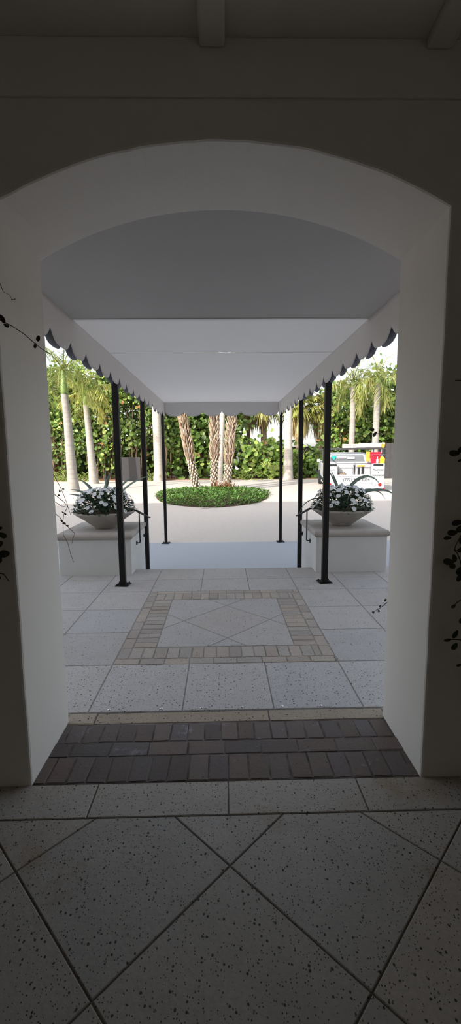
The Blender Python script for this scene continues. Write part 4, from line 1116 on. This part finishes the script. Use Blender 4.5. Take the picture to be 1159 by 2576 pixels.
t = tl('red_bin', 'red plastic bin standing on the right side of the truck bed', 'bin', (.76, .19, 1.035))
mb = MB(); loft(mb, [rrect(.15, -.12, .12, 0, .03), rrect(.175, -.135, .135, .38, .03)]); mb.build('body', M['red'], t)
mb = MB(); mb.box(-.185, .185, -.145, .145, .37, .41); mb.build('rim', M['red'], t, bevel=.008)
mb = MB(); mb.box(-.165, .30, -.16, -.14, .30, .315); mb.build('strap', M['alu'], t)
t = tl('spray_bottle', 'small white bottle in front of the red bin on the truck', 'bottle', (.80, .02, 1.035))
mb = MB(); mb.lathe([(.035, 0), (.042, .01), (.042, .13), (.02, .165), (.018, .20)], 16); mb.build('body', M['alu'], t, smooth=True)
mb = MB(); mb.lathe([(.02, .20), (.02, .23), (.012, .235)], 12); mb.build('cap', M['alu'], t)
t = tl('yellow_jug', 'yellow jug on the right corner of the truck bed', 'jug', (.98, .08, 1.035))
mb = MB(); loft(mb, [rrect(.085, -.07, .07, 0, .02), rrect(.09, -.075, .075, .16, .02), rrect(.07, -.06, .06, .20, .02), rrect(.03, -.03, .03, .24, .01)]); mb.build('body', M['yellow'], t)
mb = MB(); mb.lathe([(.028, .24), (.028, .27), (.02, .275)], 12); mb.build('cap', M['alu'], t)
t = tl('push_broom', 'amber headed broom stood upright at the right corner of the truck', 'broom', (1.0, .22, 1.035))
mb = MB(); mb.tube([(0, 0, 0), (0, 0, .6)], .022, 10); mb.build('handle', M['alu'], t)
mb = MB(); loft(mb, [rrect(.05, -.05, .05, .52, .02), rrect(.085, -.06, .06, .62, .02), rrect(.10, -.06, .06, .74, .02)]); mb.build('head', M['orange'], t)
mb = MB(); mb.box(-.01, .07, -.065, .05, .70, .76); mb.build('pale_tip', M['alu'], t)
t = tl('tool_holder', 'amber tool holder hanging behind the red bin on the truck rack', 'tool holder', (.50, .22, 1.10))
mb = MB(); mb.box(-.07, .07, -.02, .02, .0, .36); mb.build('body', M['orange'], t, bevel=.01)
mb = MB(); mb.tube([(0, 0, .35), (0, 0, .47)], .006, 6); mb.build('hook', M['chrome'], t)
# load in the bed
t = tl('cardboard_carton', 'grey carton in the truck bed with dark slots in its face', 'carton', (.36, .55, .462))
mb = MB(); mb.box(-.27, .27, -.18, .25, 0, .60); mb.build('body', M['greybox'], t, bevel=.008)
mb = MB(); mb.box(-.20, -.12, -.186, -.17, .12, .42); mb.box(-.06, .04, -.186, -.17, .16, .43); mb.build('slot', M['black'], t)
mb = MB(); mb.box(-.22, .06, -.19, -.17, .44, .50); mb.build('tape', M['orange'], t)
t = tl('equipment_tub', 'big white tub lying in the left of the truck bed', 'tub', (-.27, .72, .462))
mb = MB(); loft(mb, [rrect(.30, -.30, .30, 0, .08), rrect(.33, -.33, .33, .42, .08), rrect(.33, -.33, .33, .50, .08)]); mb.build('body', M['alu'], t, bevel=.02)
mb = MB(); loft(mb, [rrect(.345, -.345, .345, .49, .08), rrect(.345, -.345, .345, .53, .08), rrect(.25, -.25, .25, .56, .08)]); mb.build('lid', M['paint'], t)
t = tl('duffel_bag', 'small brown and black bag behind the truck tailgate', 'bag', (-.42, .22, .462))
mb = MB(); loft(mb, [rrect(.16, -.10, .10, 0, .04), rrect(.18, -.11, .11, .10, .04), rrect(.13, -.07, .07, .2, .04)]); mb.build('body', M['stem'], t, bevel=.02)
mb = MB(); mb.tube([(-.09, 0, .19), (-.05, 0, .25), (.05, 0, .25), (.09, 0, .19)], .012, 6); mb.build('handle', M['black'], t)

# ------------------------------------------------------------------ daylight
SUN_EL, SUN_AZ = R(29), R(40)                       # sun behind the building, over the left shoulder
w = bpy.data.worlds.new('World'); scene.world = w; w.use_nodes = True
nt = w.node_tree; N = nt.nodes; L = nt.links; bg = N['Background']
sky = N.new('ShaderNodeTexSky'); sky.sky_type = 'NISHITA'; sky.sun_disc = False
sky.sun_elevation = SUN_EL; sky.sun_rotation = R(180) + SUN_AZ
sky.air_density = 1.0; sky.dust_density = 2.5; sky.ozone_density = 1.0
hs = N.new('ShaderNodeHueSaturation'); hs.inputs['Saturation'].default_value = .42
L.new(sky.outputs[0], hs.inputs['Color']); L.new(hs.outputs[0], bg.inputs[0])
bg.inputs[1].default_value = .42
sl = bpy.data.lights.new('Sun', 'SUN'); sl.energy = 5.2; sl.angle = R(.6); sl.color = (1, .93, .82)
so = bpy.data.objects.new('Sun', sl); COL.objects.link(so)
d = Vector((math.sin(SUN_AZ) * math.cos(SUN_EL), math.cos(SUN_AZ) * math.cos(SUN_EL), -math.sin(SUN_EL)))
so.rotation_euler = d.to_track_quat('-Z', 'Y').to_euler(); so.location = (-8, -8, 14)

# ------------------------------------------------------------------ camera
f, pitch, roll, yaw = 1095.24, .1311, -.0091, .0185
c, s = math.cos(yaw), math.sin(yaw); cp, sp = math.cos(pitch), math.sin(pitch)
right = Vector((c, -s, 0)); fwd = Vector((s * cp, c * cp, -sp)); up = Vector((s * sp, c * sp, cp))
cr, sr = math.cos(roll), math.sin(roll)
rx = right * cr + up * sr; uy = up * cr - right * sr
cam = bpy.data.cameras.new('Camera'); co = bpy.data.objects.new('Camera', cam); COL.objects.link(co)
m = Matrix((rx, uy, -fwd)).transposed().to_4x4(); m.translation = Vector((-.0123, 0, 1.65)); co.matrix_world = m
cam.sensor_fit = 'VERTICAL'; cam.sensor_height = 36; cam.lens = f / 2576 * 36; cam.clip_start = .02; cam.clip_end = 500
scene.camera = co

# ------------------------------------------------------------------ view
scene.view_settings.view_transform = 'Standard'; scene.view_settings.look = 'None'
scene.view_settings.exposure = 0.0; scene.view_settings.gamma = 1.0; scene.view_settings.use_curve_mapping = False
cy = scene.cycles
cy.max_bounces = 14; cy.diffuse_bounces = 10; cy.glossy_bounces = 3; cy.transmission_bounces = 4; cy.transparent_max_bounces = 4
cy.use_denoising = True; cy.sample_clamp_indirect = 6; cy.caustics_reflective = False; cy.caustics_refractive = False
try: cy.denoiser = 'OPENIMAGEDENOISE'
except Exception: pass
